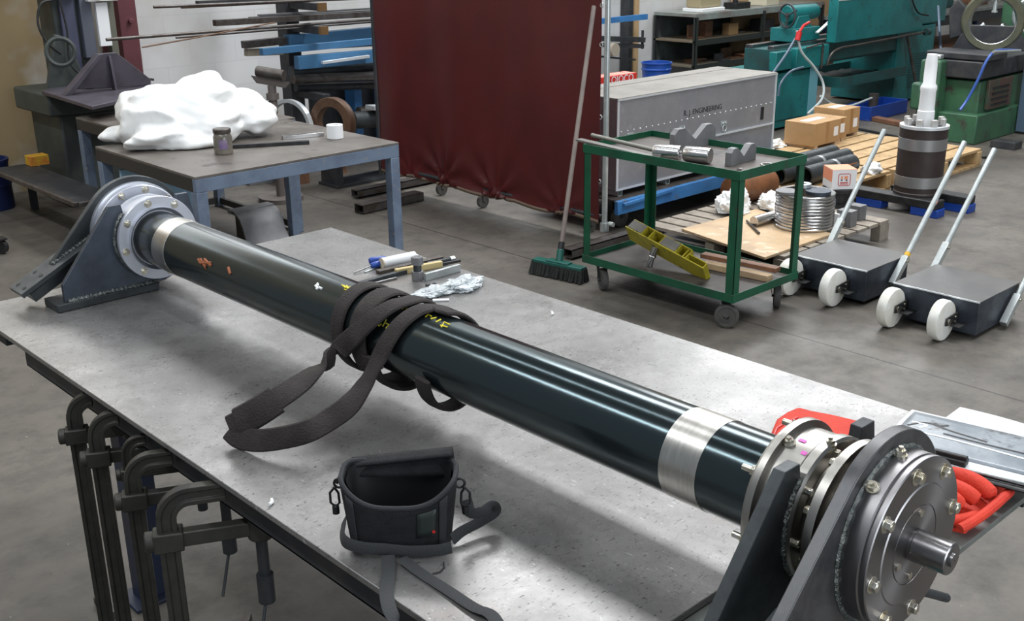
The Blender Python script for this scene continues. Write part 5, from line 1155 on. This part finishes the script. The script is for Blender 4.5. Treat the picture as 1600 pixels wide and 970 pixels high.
gb('saddle', (8.92, 3.94, .665), (9.25, 4.48, .72), RACKDK, .01)
gb('end_post', (8.80, 4.28, .02), (8.948, 4.46, .66), MGREEN, .02)
gb('oil_cap', (8.84, 4.31, .661), (8.91, 4.39, .70), GALV, .01)
gb('side_lug', (8.70, 4.38, .26), (8.795, 4.47, .48), MGREEN, .02)
rc_ = V(9.42, 4.17, .94)
b = MB(); ra = V(1, .32, 0).normalized()
b.lathe([(.185, -.03), (.235, -.035), (.250, -.02), (.250, .02), (.235, .035), (.185, .03), (.185, -.03)], rc_, ra, 64); sr = b.build('steady_rest_ring', mat('worn_brass_green_iron', (.15, .15, .10), .4, .5, c2=(.10, .11, .08), scale=6), G)
b = MB(); b.lathe([(.172, -.02), (.186, -.031), (.186, .031), (.172, .02), (.172, -.02)], rc_, ra, 64); b.build('bright_inner_ring', POL, sr)
tv = V(-ra.y, ra.x, 0)
for a in (math.radians(90), math.radians(208), math.radians(-28)):
    e = tv * math.cos(a) + V(0, 0, 1) * math.sin(a); b = MB(); b.cyl(rc_ + e * .20, rc_ + e * .075, .016, seg=14); b.cyl(rc_ + e * .085, rc_ + e * .070, .024, seg=14); b.build('jaw', GALV, sr)
b = MB(); b.prism([(-.30, 0), (.30, 0), (.24, .12), (.17, .20), (-.17, .20), (-.24, .12)], rc_ + V(0, 0, -.235) - ra * .028, tv, (0, 0, 1), ra * .056); b.build('steady_rest_base', RACKDK, sr, bev=.006)
b = MB(); b.prism([(0, 0), (.13, -.04), (.16, .20), (.10, .30), (.0, .20)], rc_ + tv * .20 + V(0, 0, -.12), tv, (0, 0, 1), ra * .08); b.build('side_bracket', RACKDK, sr, bev=.01)
b = MB(); b.torus(rc_ + V(.75, .0, .0), ra, .14, .018, 40, 10); b.cyl(rc_ + V(.75, 0, 0), rc_ + V(.9, .05, 0), .05, seg=20)
b.build('chuck_ring', GALV, G)
gb('headstock', (10.3, 3.95, .665), (11.3, 4.5, 1.15), MGREEN, .03)
for pts, mt, nm, r in (([(1592, 79, 3.8), (1565, 78, 3.8), (1552, 82, 3.8), (1540, 98, 3.82), (1528, 125, 3.85), (1512, 155, 3.9), (1500, 172, 3.92)], mat('bright_blue_hose', (.04, .10, .36), .4), 'bright blue hose hanging on the green lathe', .011),
                       ([(1466, 10, 5.2), (1468, 45, 5.0), (1470, 75, 5.0), (1478, 105, 4.8), (1484, 125, 4.7), (1490, 160, 4.62), (1492, 178, 4.62)], HOSE, 'dark hose hanging between the two lathes', .012)):
    b = MB(); b.tube(spline([Py(*p) for p in pts], 7), r, 8); solo(b, 'hose', mt, nm, 'hose')
b = MB(); a = Py(1552, 81, 3.79); c = Py(1594, 79, 3.79); b.cyl(a, c, .011, seg=10); solo(b, 'hose_fitting', GALV, 'bright steel hose lance lying across the green lathe', 'lance')
b = MB(); b.tube(spline([Pz(x, y, .012) for x, y in ((1500, 157), (1478, 158), (1464, 162), (1470, 168), (1490, 169), (1500, 165))], 6), .012, 8); solo(b, 'cable_loop', BLK, 'black cable loop on the floor beside the green lathe', 'cable')
b = MB(); b.tube([Pz(x, y, .01) for x, y in ((1300, 194), (1355, 204), (1400, 213), (1475, 232), (1540, 246))], .012, 8); solo(b, 'floor_cable', BLK, 'straight black cable on the floor behind the pine pallets', 'cable')
b = MB(); a = Pz(1362, 184, .02); c = Pz(1448, 201, .02); b.bar(a, c, .10, .035); solo(b, 'timber_plank', WOODR, 'brown plank on the floor in front of the teal lathe', 'plank', bev=.002)
b = MB(); b.mm((8.86, 3.62, .0), (9.0, 3.82, .06)); solo(b, 'steel_packer', RACKDK, 'dark packer on the floor below the green lathe', 'packer', bev=.003)
# ------------------------------------------------------------------ bench behind, tan board
bt = thing('fitting_bench', 'long dark bench with clutter behind the two lathes', 'bench', (13.5, 7.0, 0))
b = MB(); b.mm((12.1, 6.6, .62), (15.9, 7.5, .66)); b.build('bench_top', SHELFT, bt, bev=.003)
b = MB(); b.mm((12.1, 6.62, .50), (15.9, 6.66, .615)); b.build('apron', RACKDK, bt)
b = MB(); b.mm((12.1, 6.7, .18), (15.9, 7.45, .21)); b.build('shelf', WOODR, bt)
for x in (12.15, 13.0, 14.5, 15.8):
    for y in (6.64, 7.42):
        b = MB(); b.mm((x - .04, y - .03, 0), (x + .04, y + .03, .4995 if y < 7 else .6195)); b.build('leg', BLUELEG, bt)
b = MB(); b.mm((10.9, 7.88, .0), (15.9, 7.92, 2.2)); struct(b, 'trim_2', TAN)
b = MB(); b.mm((12.15, 6.75, .661), (12.75, 7.05, .71)); solo(b, 'white_tray', WPAINT, 'white shallow tray on the bench behind the teal lathe', 'tray', bev=.008)
b = MB(); b.lathe([(.05, 0), (.05, .30), (.02, .36), (.02, .42), (.001, .42)], (12.25, 7.2, .661), (0, 0, 1), 16); solo(b, 'spray_can', REDP, 'red can standing on the bench behind the white tray', 'can')
for k, (x, y, sx, sy, sz, mt) in enumerate(((12.65, 7.25, .3, .2, .22, RACKDK), (13.2, 7.0, .2, .2, .14, STOCK), (14.2, 7.1, .5, .3, .2, TEALD), (15.1, 7.0, .3, .3, .25, WOODR))):
    b = MB(); b.mm((x - sx / 2, y - sy / 2, .661), (x + sx / 2, y + sy / 2, .661 + sz)); b.cyl((x, y, .661 + sz), (x, y, .70 + sz), sx * .3, seg=16); solo(b, 'machine_casting', mt, ('dark grey casting', 'small steel casting', 'teal casting', 'brown wooden box')[k] + ' on the bench behind the lathes', 'casting', bev=.01)
# ------------------------------------------------------------------ steel shelf
SY, SX0, SX1 = 7.40, 9.57, 13.0; ST = .84
sh2 = thing('steel_shelf', 'long dark three-tier steel shelf with a pale top against the back wall', 'shelf', (11.2, 7.7, 0))
sx1 = 12.05
for z, mt, tk in ((ST, SHELFT, .035), (.56, mat('worn_shelf_board', (.16, .13, .09), .6), .02), (.30, mat('worn_shelf_board_two', (.14, .12, .09), .6), .02)):
    b = MB(); b.mm((SX0, SY, z - tk), (sx1, 7.96, z)); b.build('shelf_board', mt, sh2, bev=.002)
for z in (ST - .037, .538, .278):
    b = MB(); b.mm((SX0, SY - .006, z - .05 + .02), (sx1, SY - .001, z + .03)); b.build('front_rail', SHELFD if z < .8 else SHELFT, sh2)
for x in (SX0, (SX0 + sx1) / 2 - .02, sx1 - .05):
    for y in (SY - .012, 7.93):
        b = MB(); b.mm((x, y, 0), (x + .045, y + .005, ST - .0355)); b.mm((x, y, 0), (x + .005, y + .035, ST - .0355)); b.build('upright', SHELFD, sh2)
b = MB(); b.mm((SX0 + .05, 7.965, .3), (sx1, 7.975, ST - .04)); b.build('back_panel', SHBACK, sh2)
random.seed(3)
def clut(z, xa, xb, n, hmax, where):
    for i in range(n):
        x = xa + (xb - xa) * (i + .5) / n + random.uniform(-.04, .04); y = random.uniform(7.47, 7.7); sx = random.uniform(.10, .22); sy = random.uniform(.08, .16); sz = random.uniform(.05, hmax * 1.4)
        kd = random.choice(('bracket', 'cylinder', 'plates', 'box'))
        mt = random.choice((STOCK, GREYB, RUST, RACKDK, WOODR, CARD, POLD)); b = MB()
        cn = {STOCK: 'grey', GREYB: 'dark grey', RUST: 'rusty', RACKDK: 'black', WOODR: 'red-brown', CARD: 'tan', POLD: 'steel'}[mt]
        if kd == 'bracket': b.mm((x - sx / 2, y - sy / 2, z + .001), (x + sx / 2, y + sy / 2, z + .02)); b.mm((x - sx / 2, y + sy / 2 - .02, z + .02), (x + sx / 2, y + sy / 2, z + sz + .02))
        elif kd == 'cylinder': b.lathe([(.001, .001), (sx * .5, .001), (sx * .5, sz), (sx * .3, sz + .01), (.001, sz + .01)], (x, y, z), (0, 0, 1), 20)
        elif kd == 'plates':
            for q in range(3): b.box((x + random.uniform(-.01, .01), y, z + .008 + q * .014), (sx * 1.5, sy, .012), Matrix.Rotation(random.uniform(-.3, .3), 3, 'Z'))
        else: b.mm((x - sx / 2, y - sy / 2, z + .001), (x + sx / 2, y + sy / 2, z + sz))
        nm = {'bracket': 'angle_bracket', 'cylinder': 'round_blank', 'plates': 'steel_plates', 'box': 'parts_box'}[kd]
        rank = ('leftmost', 'second from the left', 'third from the left', 'fourth from the left', 'fifth from the left', 'sixth from the left', 'seventh from the left', 'eighth from the left')[i]
        solo(b, nm, mt, cn + ' ' + nm.replace('_', ' ') + ', ' + rank + ' on the ' + where, nm.split('_')[1], bev=.002)
clut(.56, SX0 + .15, sx1 - .1, 8, .12, 'middle shelf tier')
clut(.30, SX0 + .15, sx1 - .1, 8, .10, 'lowest shelf tier')
c = V(10.92, 7.44, .36); b = MB(); b.cyl(c, c + V(0, -.02, 0), .06, seg=28); g = thing('dial_gauge', 'round white faced dial gauge on the lowest shelf tier', 'gauge', (10.92, 7.44, .30)); b.build('face', WPAINT, g)
b = MB(); b.torus(c + V(0, -.012, 0), (0, 1, 0), .062, .01, 28, 8); b.mm(c + V(-.04, -.03, -.0605), c + V(.04, .03, -.05)); b.build('rim', RACKDK, g)
wt = thing('instrument', 'white topped instrument with tan housing on the pale shelf top', 'instrument', (9.95, 7.55, ST))
b = MB(); b.mm((9.75, 7.45, ST + .001), (10.15, 7.72, ST + .04)); b.build('base', WPAINT, wt, bev=.006)
b = MB(); b.mm((9.78, 7.5, ST + .041), (10.15, 7.7, ST + .25)); b.build('housing', mat('tan_housing', (.36, .30, .18), .5), wt, bev=.02)
b = MB(); b.mm((10.35, 7.45, ST + .001), (10.62, 7.62, ST + .07)); b.cyl((10.4, 7.5, ST + .07), (10.4, 7.5, ST + .14), .03, seg=14); solo(b, 'black_vice', BLK, 'small black vice on the shelf top beside the white instrument', 'vice', bev=.004)
b = MB(); b.mm((11.0, 7.5, ST + .001), (11.25, 7.75, ST + .12)); solo(b, 'cream_box', mat('cream_box_paint', (.6, .56, .42), .5), 'cream box at the right end of the pale shelf top', 'box', bev=.004)
# bucket
bk = Py(1025, 128, 6.6); kz = 0
bs = thing('drum_stand', 'dark steel drum standing behind the aluminium chest under the blue bucket', 'drum', (bk.x, 6.6, 0))
b = MB(); zt2 = .24; b.lathe([(.001, .001), (.16, .001), (.16, zt2 - .001), (.001, zt2 - .001)], (bk.x, 6.6, 0), (0, 0, 1), 32); b.build('shell', RACKDK, bs)
bu = thing('bucket', 'round royal blue plastic bucket behind the aluminium chest', 'bucket', (bk.x, 6.6, zt2))
zb2 = Py(1025, 97, 6.6).z
b = MB(); b.lathe([(.001, zt2 + .001), (.118, zt2 + .001), (.132, zb2 - .07), (.140, zb2 - .065), (.140, zb2 - .055), (.134, zb2 - .05), (.137, zb2 - .012), (.144, zb2 - .008), (.144, zb2), (.132, zb2), (.118, zt2 + .02), (.001, zt2 + .02)], (bk.x, 6.6, 0), (0, 0, 1), 48); b.build('shell', BUCKET, bu)
p = Py(1023, 121, 6.42); b = MB(); b.grid(6, 3, lambda u, v: V(bk.x - .134 * math.cos(PI / 2 - .9 + .4 * u) * 1, 6.6 - .135 * math.sin(PI / 2 - .9 + .4 * u), zb2 - .15 + .04 * v)); b.build('label_patch', WPAINT, bu)
# red cartons
RY = 5.6
for k in range(1):
    x0 = Py(950, 115, RY).x - .1; x1 = Py(995, 115, RY).x; z1 = Py(995, 113.5, RY).z; z0 = z1 - .16
    rb = thing('red_carton', 'row of red cartons with round white lettering behind the aluminium chest', 'carton', ((x0 + x1) / 2, RY + .14, z0))
    b = MB(); b.mm((x0, RY, z0), (x1, RY + .13, z1)); b.build('box', REDB, rb, bev=.002)
    b = MB(); b.mm((x0 + .005, RY + .005, z1 + .0003), (x1 - .005, RY + .125, z1 + .002)); b.build('top_flap', mat('pink_faded_flap', (.75, .35, .28), .6, 0, c2=(.62, .12, .09), scale=12), rb)
    text('OIOCO', .075, CREAMP, rb, ((x0 + x1) / 2 + .05, RY - .001, z1 - .032), (1, 0, 0), (0, 0, 1), thick=.0005)
    b = MB(); b.mm((x0 - .1, RY - .1, .001), (x1 + .05, RY + .5, z0 - .001)); solo(b, 'storage_cabinet', RACKDK, 'dark cabinet standing behind the chest under the red cartons', 'cabinet', bev=.003)
# wall fittings right of the curtain
def px7(px, py, y=7.7): return Py(px, py, y)
wr = thing('wall_rack', 'small dark cantilever wall rack with a blue bar, right of the red curtain', 'rack', tuple(px7(980, 130, 7.9)))
xx = px7(981, 60, 7.9).x
b = MB(); b.mm((xx - .03, 7.86, .0), (xx + .03, 7.98, 2.2)); b.build('upright', RACKDK, wr)
b = MB(); a = px7(930, 34); c = px7(1010, 26); b.bar(a, c, .04, .055); b.build('blue_bar', BLUEP, wr)
b = MB(); a = px7(935, 60); c = px7(1003, 62); b.bar(a, c, .10, .05); a = px7(935, 70); c = px7(1002, 72); b.bar(a, c, .08, .04); c = px7(1004, 58); b.bar(c + V(0, 0, -.12), c + V(0, 0, .07), .02, .02); b.build('shelf_angle', RACKDK, wr)
b = MB(); a = px7(935, 88); c = px7(990, 93); b.bar(a, c, .06, .02); b.build('shelf_angle', RACKDK, wr)
b = MB(); xx2 = px7(988, 60, 7.95).x; b.mm((xx2, 7.93, 0), (xx2 + .08, 7.98, 2.2)); struct(b, 'trim_3', TAN)
b = MB(); c = px7(962, 78, 7.6); b.cyl(c, c + V(0, .06, 0), .065, seg=20); b.build('hung_coil', mat('beige_coil', (.35, .30, .24), .6), wr)
# ------------------------------------------------------------------ steel rack
rk = thing('bar_rack', 'dark cantilever steel rack holding long bars along the back wall', 'rack', (4.5, 7.2, 0))
b = MB(); b.mm((4.44, 7.15, 0), (4.55, 7.28, 2.3)); b.build('upright', RACKDK, rk, bev=.003)
b = MB(); b.mm((5.95, 7.15, 0), (6.05, 7.28, 2.3)); b.build('upright', BLUEP, rk, bev=.003)
b = MB(); b.mm((5.0, 7.15, 0), (5.07, 7.28, .80)); b.build('upright', BLUELEG if False else BLUEP, rk, bev=.003)
b = MB(); b.mm((5.28, 7.15, 0), (5.36, 7.28, .80)); b.build('upright', BLUEP, rk, bev=.003)
def rack_arm(py, tip=True):
    z = Py(455, py, 7.15).z
    b = MB(); b.mm((4.47, 6.78, z - .05), (4.53, 7.149, z)); am = b.build('arm', RACKDK, rk, bev=.002)
    b = MB(); b.mm((4.468, 6.75, z - .052), (4.532, 6.779, z + .004)); b.build('arm_tip', mat('orange_brown_tip', (.16, .085, .03), .5), am)
    return z
for py in (2, 38): rack_arm(py)
z70 = Py(455, 72, 7.15).z
za = Py(462, 137, 7.05).z - .032
b = MB(); b.mm((4.47, 6.78, za - .05), (4.53, 7.149, za)); b.build('arm', RACKDK, rk, bev=.002)
def stock(p, q, y, w_, h_, mt, nm, label, cat='bar', rnd=False):
    a = Py(*p, y); c = Py(*q, y); b = MB()
    if rnd: b.cyl(a, c, w_ / 2, seg=12)
    else: b.bar(a, c, w_, h_)
    return solo(b, nm, mt, label, cat, 'bar stock on the steel rack', bev=0 if rnd else .001)
stock((240, 11), (600, -4), 6.95, .02, .012, STOCK, 'round_bar', 'upper long thin bar whose end sticks out farthest left', rnd=True)
stock((283, 12), (480, 2), 6.98, .014, .01, RUST, 'round_bar', 'thin brown bar just below the topmost long bar', rnd=True)
stock((308, 5), (600, -8), 7.05, .05, .03, RACKDK, 'flat_bar', 'dark flat bar on the topmost rack arm')
stock((166, 62), (600, 29), 6.92, .022, .02, STOCK, 'round_bar', 'longest grey bar on the rack, its end crossing the maroon column', rnd=True)
b = MB(); b.tube([Py(222, 74, 6.9), Py(300, 60, 6.9), Py(430, 35, 6.92)], .005, 8); solo(b, 'round_bar', RUST, 'thin brown bar sagging below the long grey bar', 'bar', 'bar stock on the steel rack')
stock((275, 59), (600, 33), 6.96, .014, .01, STOCK, 'round_bar', 'thin bar between the long grey bar and the sagging brown one', rnd=True)
stock((335, 36), (600, 21), 6.98, .05, .04, STOCK, 'flat_bar', 'stack of grey flat bar on the second rack arm')
stock((391, 29), (600, 17), 7.06, .05, .02, RACKDK, 'flat_bar', 'dark flat bar at the back of the second rack arm')
stock((405, 24), (600, 12), 7.10, .05, .012, GREYB, 'flat_bar', 'grey flat bar topmost on the second rack arm')
stock((380, 70), (446, 63), 7.10, .06, .05, STOCK, 'channel_bar', 'short brown channel end left of the rack post, above the blue beams')
stock((384, 82), (440, 80), 7.12, .05, .05, mat('dull_tan_bar', (.30, .26, .20), .6), 'timber_bar', 'dull tan bar end left of the blue beam')
stock((408, 81), (620, 61), 6.88, .05, .046, RACKBL, 'blue_beam', 'slim blue beam reaching left across the rack post', 'beam')
stock((448, 66), (620, 49), 7.08, .08, .10, RACKBL, 'blue_beam', 'deep pale blue beam behind the rack arms', 'beam')
stock((475, 76), (620, 67), 6.95, .06, .022, STOCK, 'flat_bar', 'brown flat bar lying on the lower blue beam')
stock((463, 98), (620, 84), 6.86, .06, .092, RACKBL, 'blue_beam', 'deepest blue beam, lowest and nearest of the three', 'beam')
stock((503, 98), (576, 88), 6.80, .03, .02, WHTRIM, 'bright_strip', 'bright white metal strip in front of the deepest blue beam', 'strip')
stock((455, 113), (620, 103), 7.02, .09, .09, DSTEEL, 'steel_pipe', 'thick dark pipe below the blue beams', 'pipe', True)
stock((458, 124), (620, 117), 6.95, .07, .07, STOCK, 'steel_pipe', 'brown pipe below the thick dark pipe', 'pipe', True)
stock((462, 137), (620, 132), 7.05, .06, .06, RACKDK, 'steel_pipe', 'black pipe lowest on the left of the rack', 'pipe', True)
stock((550, 188), (620, 184), 6.85, .13, .13, DSTEEL, 'steel_pipe', 'short thick dark pipe low beside the curtain', 'pipe', True)
stock((560, 176), (620, 173), 7.0, .09, .09, STOCK, 'steel_pipe', 'grey pipe lying above the short thick one by the curtain', 'pipe', True)
stock((600 - 22, 168), (620, 166), 6.80, .12, .03, WHTRIM, 'flat_bar', 'pale plate end low beside the curtain edge')
b = MB(); b.mm((4.7, 7.32, .0), (7.0, 7.34, .72)); solo(b, 'dark_sheet', RACKDK, 'dark sheet covering the wall behind the lower rack', 'sheet')  # dark sheet in front of the wall, behind the lower rack
# brown ring, silver arc behind the bench
c = Py(520, 192, 6.5); b = MB(); ax = V(-.85, -.29, .05).normalized(); b.lathe([(.115, -.035), (.175, -.035), (.178, -.03), (.178, .03), (.175, .035), (.115, .035), (.115, -.035)], c, ax, 56); solo(b, 'ring_flange', RUST, 'thick rusty ring standing upright behind the workbench', 'ring')
b = MB(); c2 = Py(452, 205, 6.80); bq = MB(); bq.mm((c2.x - .1, 6.74, .001), (c2.x + .1, 6.88, max(.02, c2.z - .226))); solo(bq, 'timber_block', WOODR, 'timber block under the bright hoop behind the workbench', 'timber'); b.lathe([(.20, -.02), (.225, -.02), (.225, .02), (.20, .02), (.20, -.02)], c2, V(-.85, -.2, .1).normalized(), 56); solo(b, 'bright_hoop', WHTRIM, 'bright steel hoop left of the rusty ring', 'hoop')
b = MB(); b.mm((4.3, 6.42, 0), (4.9, 6.66, .02)); b.mm((4.32, 6.43, .02), (4.36, 6.65, .225)); b.mm((4.84, 6.43, .02), (4.88, 6.65, .225)); b.mm((4.3, 6.42, .225), (4.9, 6.66, .24)); solo(b, 'low_stand', RACKDK, 'low dark stand under the rusty ring behind the workbench', 'stand')
rs = Py(424, 200, 6.5)
r2 = thing('roller_stand', 'dark roller stand with a short top roller, left of the rack post', 'stand', (rs.x, 6.5, 0))
a = Py(402, 111, 6.52); c = Py(444, 118, 6.35)
b = MB(); b.cyl(a, c, .035, seg=24); b.build('roller', STOCK, r2)
m_ = (a + c) / 2; b = MB(); b.prism([(-.14, 0), (.14, 0), (.10, -.045), (-.10, -.045)], m_ - V(0, 0, .036), (c - a).normalized(), (0, 0, 1), V(.0, .02, 0)); b.cyl((m_.x, m_.y, .02), (m_.x, m_.y, m_.z - .08), .028, seg=18); b.cyl((m_.x, m_.y, m_.z - .17), (m_.x, m_.y, m_.z - .13), .042, seg=18); b.cyl((m_.x, m_.y, 0), (m_.x, m_.y, .03), .15, seg=24); b.build('post', mat('brown_grey_post', (.13, .11, .10), .5), r2)
# ------------------------------------------------------------------ old machine at the left
mc = thing('drilling_machine', 'old grey-green machine with a tall column beside the ochre wall', 'machine', (2.9, 7.3, 0))
def mb(name, a, c, mt, bev=.006, parent=None): b = MB(); b.mm(a, c); return b.build(name, mt, parent or mc, bev=bev)
mb('table_casting', (2.66, 7.18, .62), (3.30, 7.78, .765), SAWG, .015)
mb('pedestal', (2.74, 7.24, .02), (3.22, 7.74, .6195), SAWG, .015)
mb('column', (2.86, 7.42, .766), (3.10, 7.66, 1.9), SAWG, .01)
mb('column_face', (2.90, 7.39, .80), (3.0, 7.4195, 1.9), mat('slate_blue_panel', (.07, .075, .12), .4), .004)
mb('column_cover', (3.02, 7.36, .95), (3.10, 7.4195, 1.9), mat('slate_grey_cover', (.10, .11, .14), .4), .004)
mb('white_scale', (3.12, 7.34, 1.02), (3.20, 7.37, 1.30), WPAINT, .002)
mb('guide', (3.21, 7.38, .80), (3.26, 7.44, 1.9), mat('olive_guide', (.13, .13, .10), .5), .003)
mb('white_scale_top', (3.06, 7.30, 1.31), (3.26, 7.36, 1.35), WPAINT, .004)
b = MB(); b.cyl((3.12, 7.30, 1.36), (3.12, 7.26, 1.36), .035, seg=20); b.build('red_button', REDP, mc)
mb('top_arm', (2.66, 7.30, 1.35), (3.02, 7.60, 1.45), SAWG, .03)
b = MB(); b.prism([(-.12, 0), (.16, 0), (.06, .33), (-.02, .36)], (2.83, 7.30, .766), (1, 0, 0), (0, 0, 1), (0, .05, 0)); b.build('side_cover', SAWG, mc, bev=.01)
b = MB(); b.tube(spline([V(2.86, 7.28, 1.34), V(2.74, 7.26, 1.32), V(2.70, 7.26, 1.20), V(2.74, 7.26, 1.08), V(2.82, 7.26, 1.0)], 7), .008, 8); b.tube(spline([V(2.86, 7.27, 1.34), V(2.88, 7.27, 1.15), V(2.87, 7.27, .95), V(2.93, 7.25, .85), V(2.98, 7.25, .80)], 7), .007, 8); b.build('hose', BLK, mc)
b = MB(); b.torus((2.80, 7.22, 1.02), (.35, 1, -.1), .085, .014, 30, 8); b.build('hand_wheel', SAWG, mc)
fx = thing('angle_fixture', 'dark purple-grey triangular steel fixture standing on a thick plate', 'fixture', (2.85, 6.8, .766))
b = MB(); P = [Pz(65, 142, .79), Pz(143, 166, .79), Pz(205, 152, .79), Pz(238, 132, .79), Pz(130, 118, .79)]
P = [V(p.x, p.y, .79) for p in P]
b._add(P + [p - V(0, 0, .023) for p in P], [(0, 1, 2, 3, 4), (9, 8, 7, 6, 5)] + [(k, (k + 1) % 5, 5 + (k + 1) % 5, 5 + k) for k in range(5)]); b.build('base_plate', SAWP, fx, bev=.003)
yy = 6.93
def fpt(x, y): return Py(x, y, yy)
prof = [(103, 140), (150, 84), (182, 82), (236, 124), (236, 134), (178, 137)]
Q = [fpt(*q) for q in prof]
b = MB(); b.prism([(q.x, max(q.z, .7905)) for q in Q], (0, yy, 0), (1, 0, 0), (0, 0, 1), (0, .022, 0)); b.build('upright_plate', SAWP, fx, bev=.003, ang=20)
q0 = fpt(100, 142); q1 = fpt(149, 84); b = MB(); b.prism([(q0.x - .02, .7905), (q0.x + .025, .7905), (q1.x + .03, q1.z), (q1.x - .005, q1.z)], (0, yy - .06, 0), (1, 0, 0), (0, 0, 1), (0, .058, 0)); b.build('side_gusset', SAWP, fx, bev=.002)
q1 = fpt(174, 84); b = MB(); b.prism([(0, 0), (.055, 0), (.02, q1.z - .80), (0, q1.z - .80)], V(fpt(178, 137).x - .015, yy - .0005, .7905), (0, -1, 0), (0, 0, 1), (.014, 0, 0)); b.build('centre_rib', SAWP, fx, bev=.001)
for x, y in ((141, 136), (208, 126)):
    p = Pz(x, y, .80); b = MB(); b.cyl(V(p.x, p.y - .0, .7905), V(p.x, p.y, .83), .024, seg=16); b.tube([V(p.x, p.y, .82), V(p.x + .06, p.y - .03, .81), V(p.x + .12, p.y - .06, .80)], .008, 8); b.build('bolt', BLK, fx)
# lower shelf, yellow box, drum, trolley
sl = thing('machine_shelf', 'low dark shelf frame jutting from the old machine at the left', 'shelf', (2.5, 6.8, 0))
b = MB(); b.mm((2.34, 6.1, .292), (2.58, 7.45, .30)); b.build('shelf_plate', RACKDK, sl)
b = MB(); b.mm((2.315, 6.1, .28), (2.339, 7.45, .305)); b.mm((2.34, 6.075, .28), (2.58, 6.099, .305)); b.build('front_edge', STOCK, sl, bev=.002)
for x, y in ((2.55, 6.13), (2.55, 7.4)):
    b = MB(); b.mm((x - .02, y - .02, 0), (x + .02, y + .02, .2915)); b.build('leg', RACKDK, sl)
c = Pz(42, 258, .301); b = MB(); b.mm((c.x - .0, c.y - .08, .302), (c.x + .12, c.y + .02, .365)); solo(b, 'yellow_box', mat('yellow_orange_box', (.62, .40, .03), .5, 0, c2=(.55, .15, .03), scale=18), 'small yellow and orange box on the low shelf', 'box', bev=.002)
dm = Pz(-14, 325, 0); b = MB(); b.lathe([(.001, .001), (.15, .001), (.153, .02), (.15, .15), (.154, .16), (.15, .17), (.15, .30), (.156, .31), (.156, .33), (.14, .33), (.14, .28), (.001, .28)], (dm.x, dm.y, 0), (0, 0, 1), 40); solo(b, 'drum', DRUMB, 'dark blue drum half out of frame by the ochre wall', 'drum')
tl = Pz(4, 396, 0); t4 = thing('hand_truck', 'grey upright trolley frame on a small caster at the left edge', 'trolley', (tl.x, tl.y, 0))
b = MB(); b.cyl((tl.x - .02, tl.y + .03, .10), (tl.x - .05, tl.y + .06, .75), .012, seg=12); b.cyl((tl.x - .02, tl.y + .03, .09), (tl.x - .4, tl.y + .30, .09), .014, seg=12); b.build('frame', mat('olive_tube', (.16, .14, .11), .5), t4)
b = MB(); b.cyl((tl.x - .012, tl.y - .008, .041), (tl.x + .012, tl.y + .008, .041), .04, seg=24); b.mm((tl.x - .03, tl.y - .03, .082), (tl.x + .03, tl.y + .05, .092)); b.build('caster', BLK, t4)
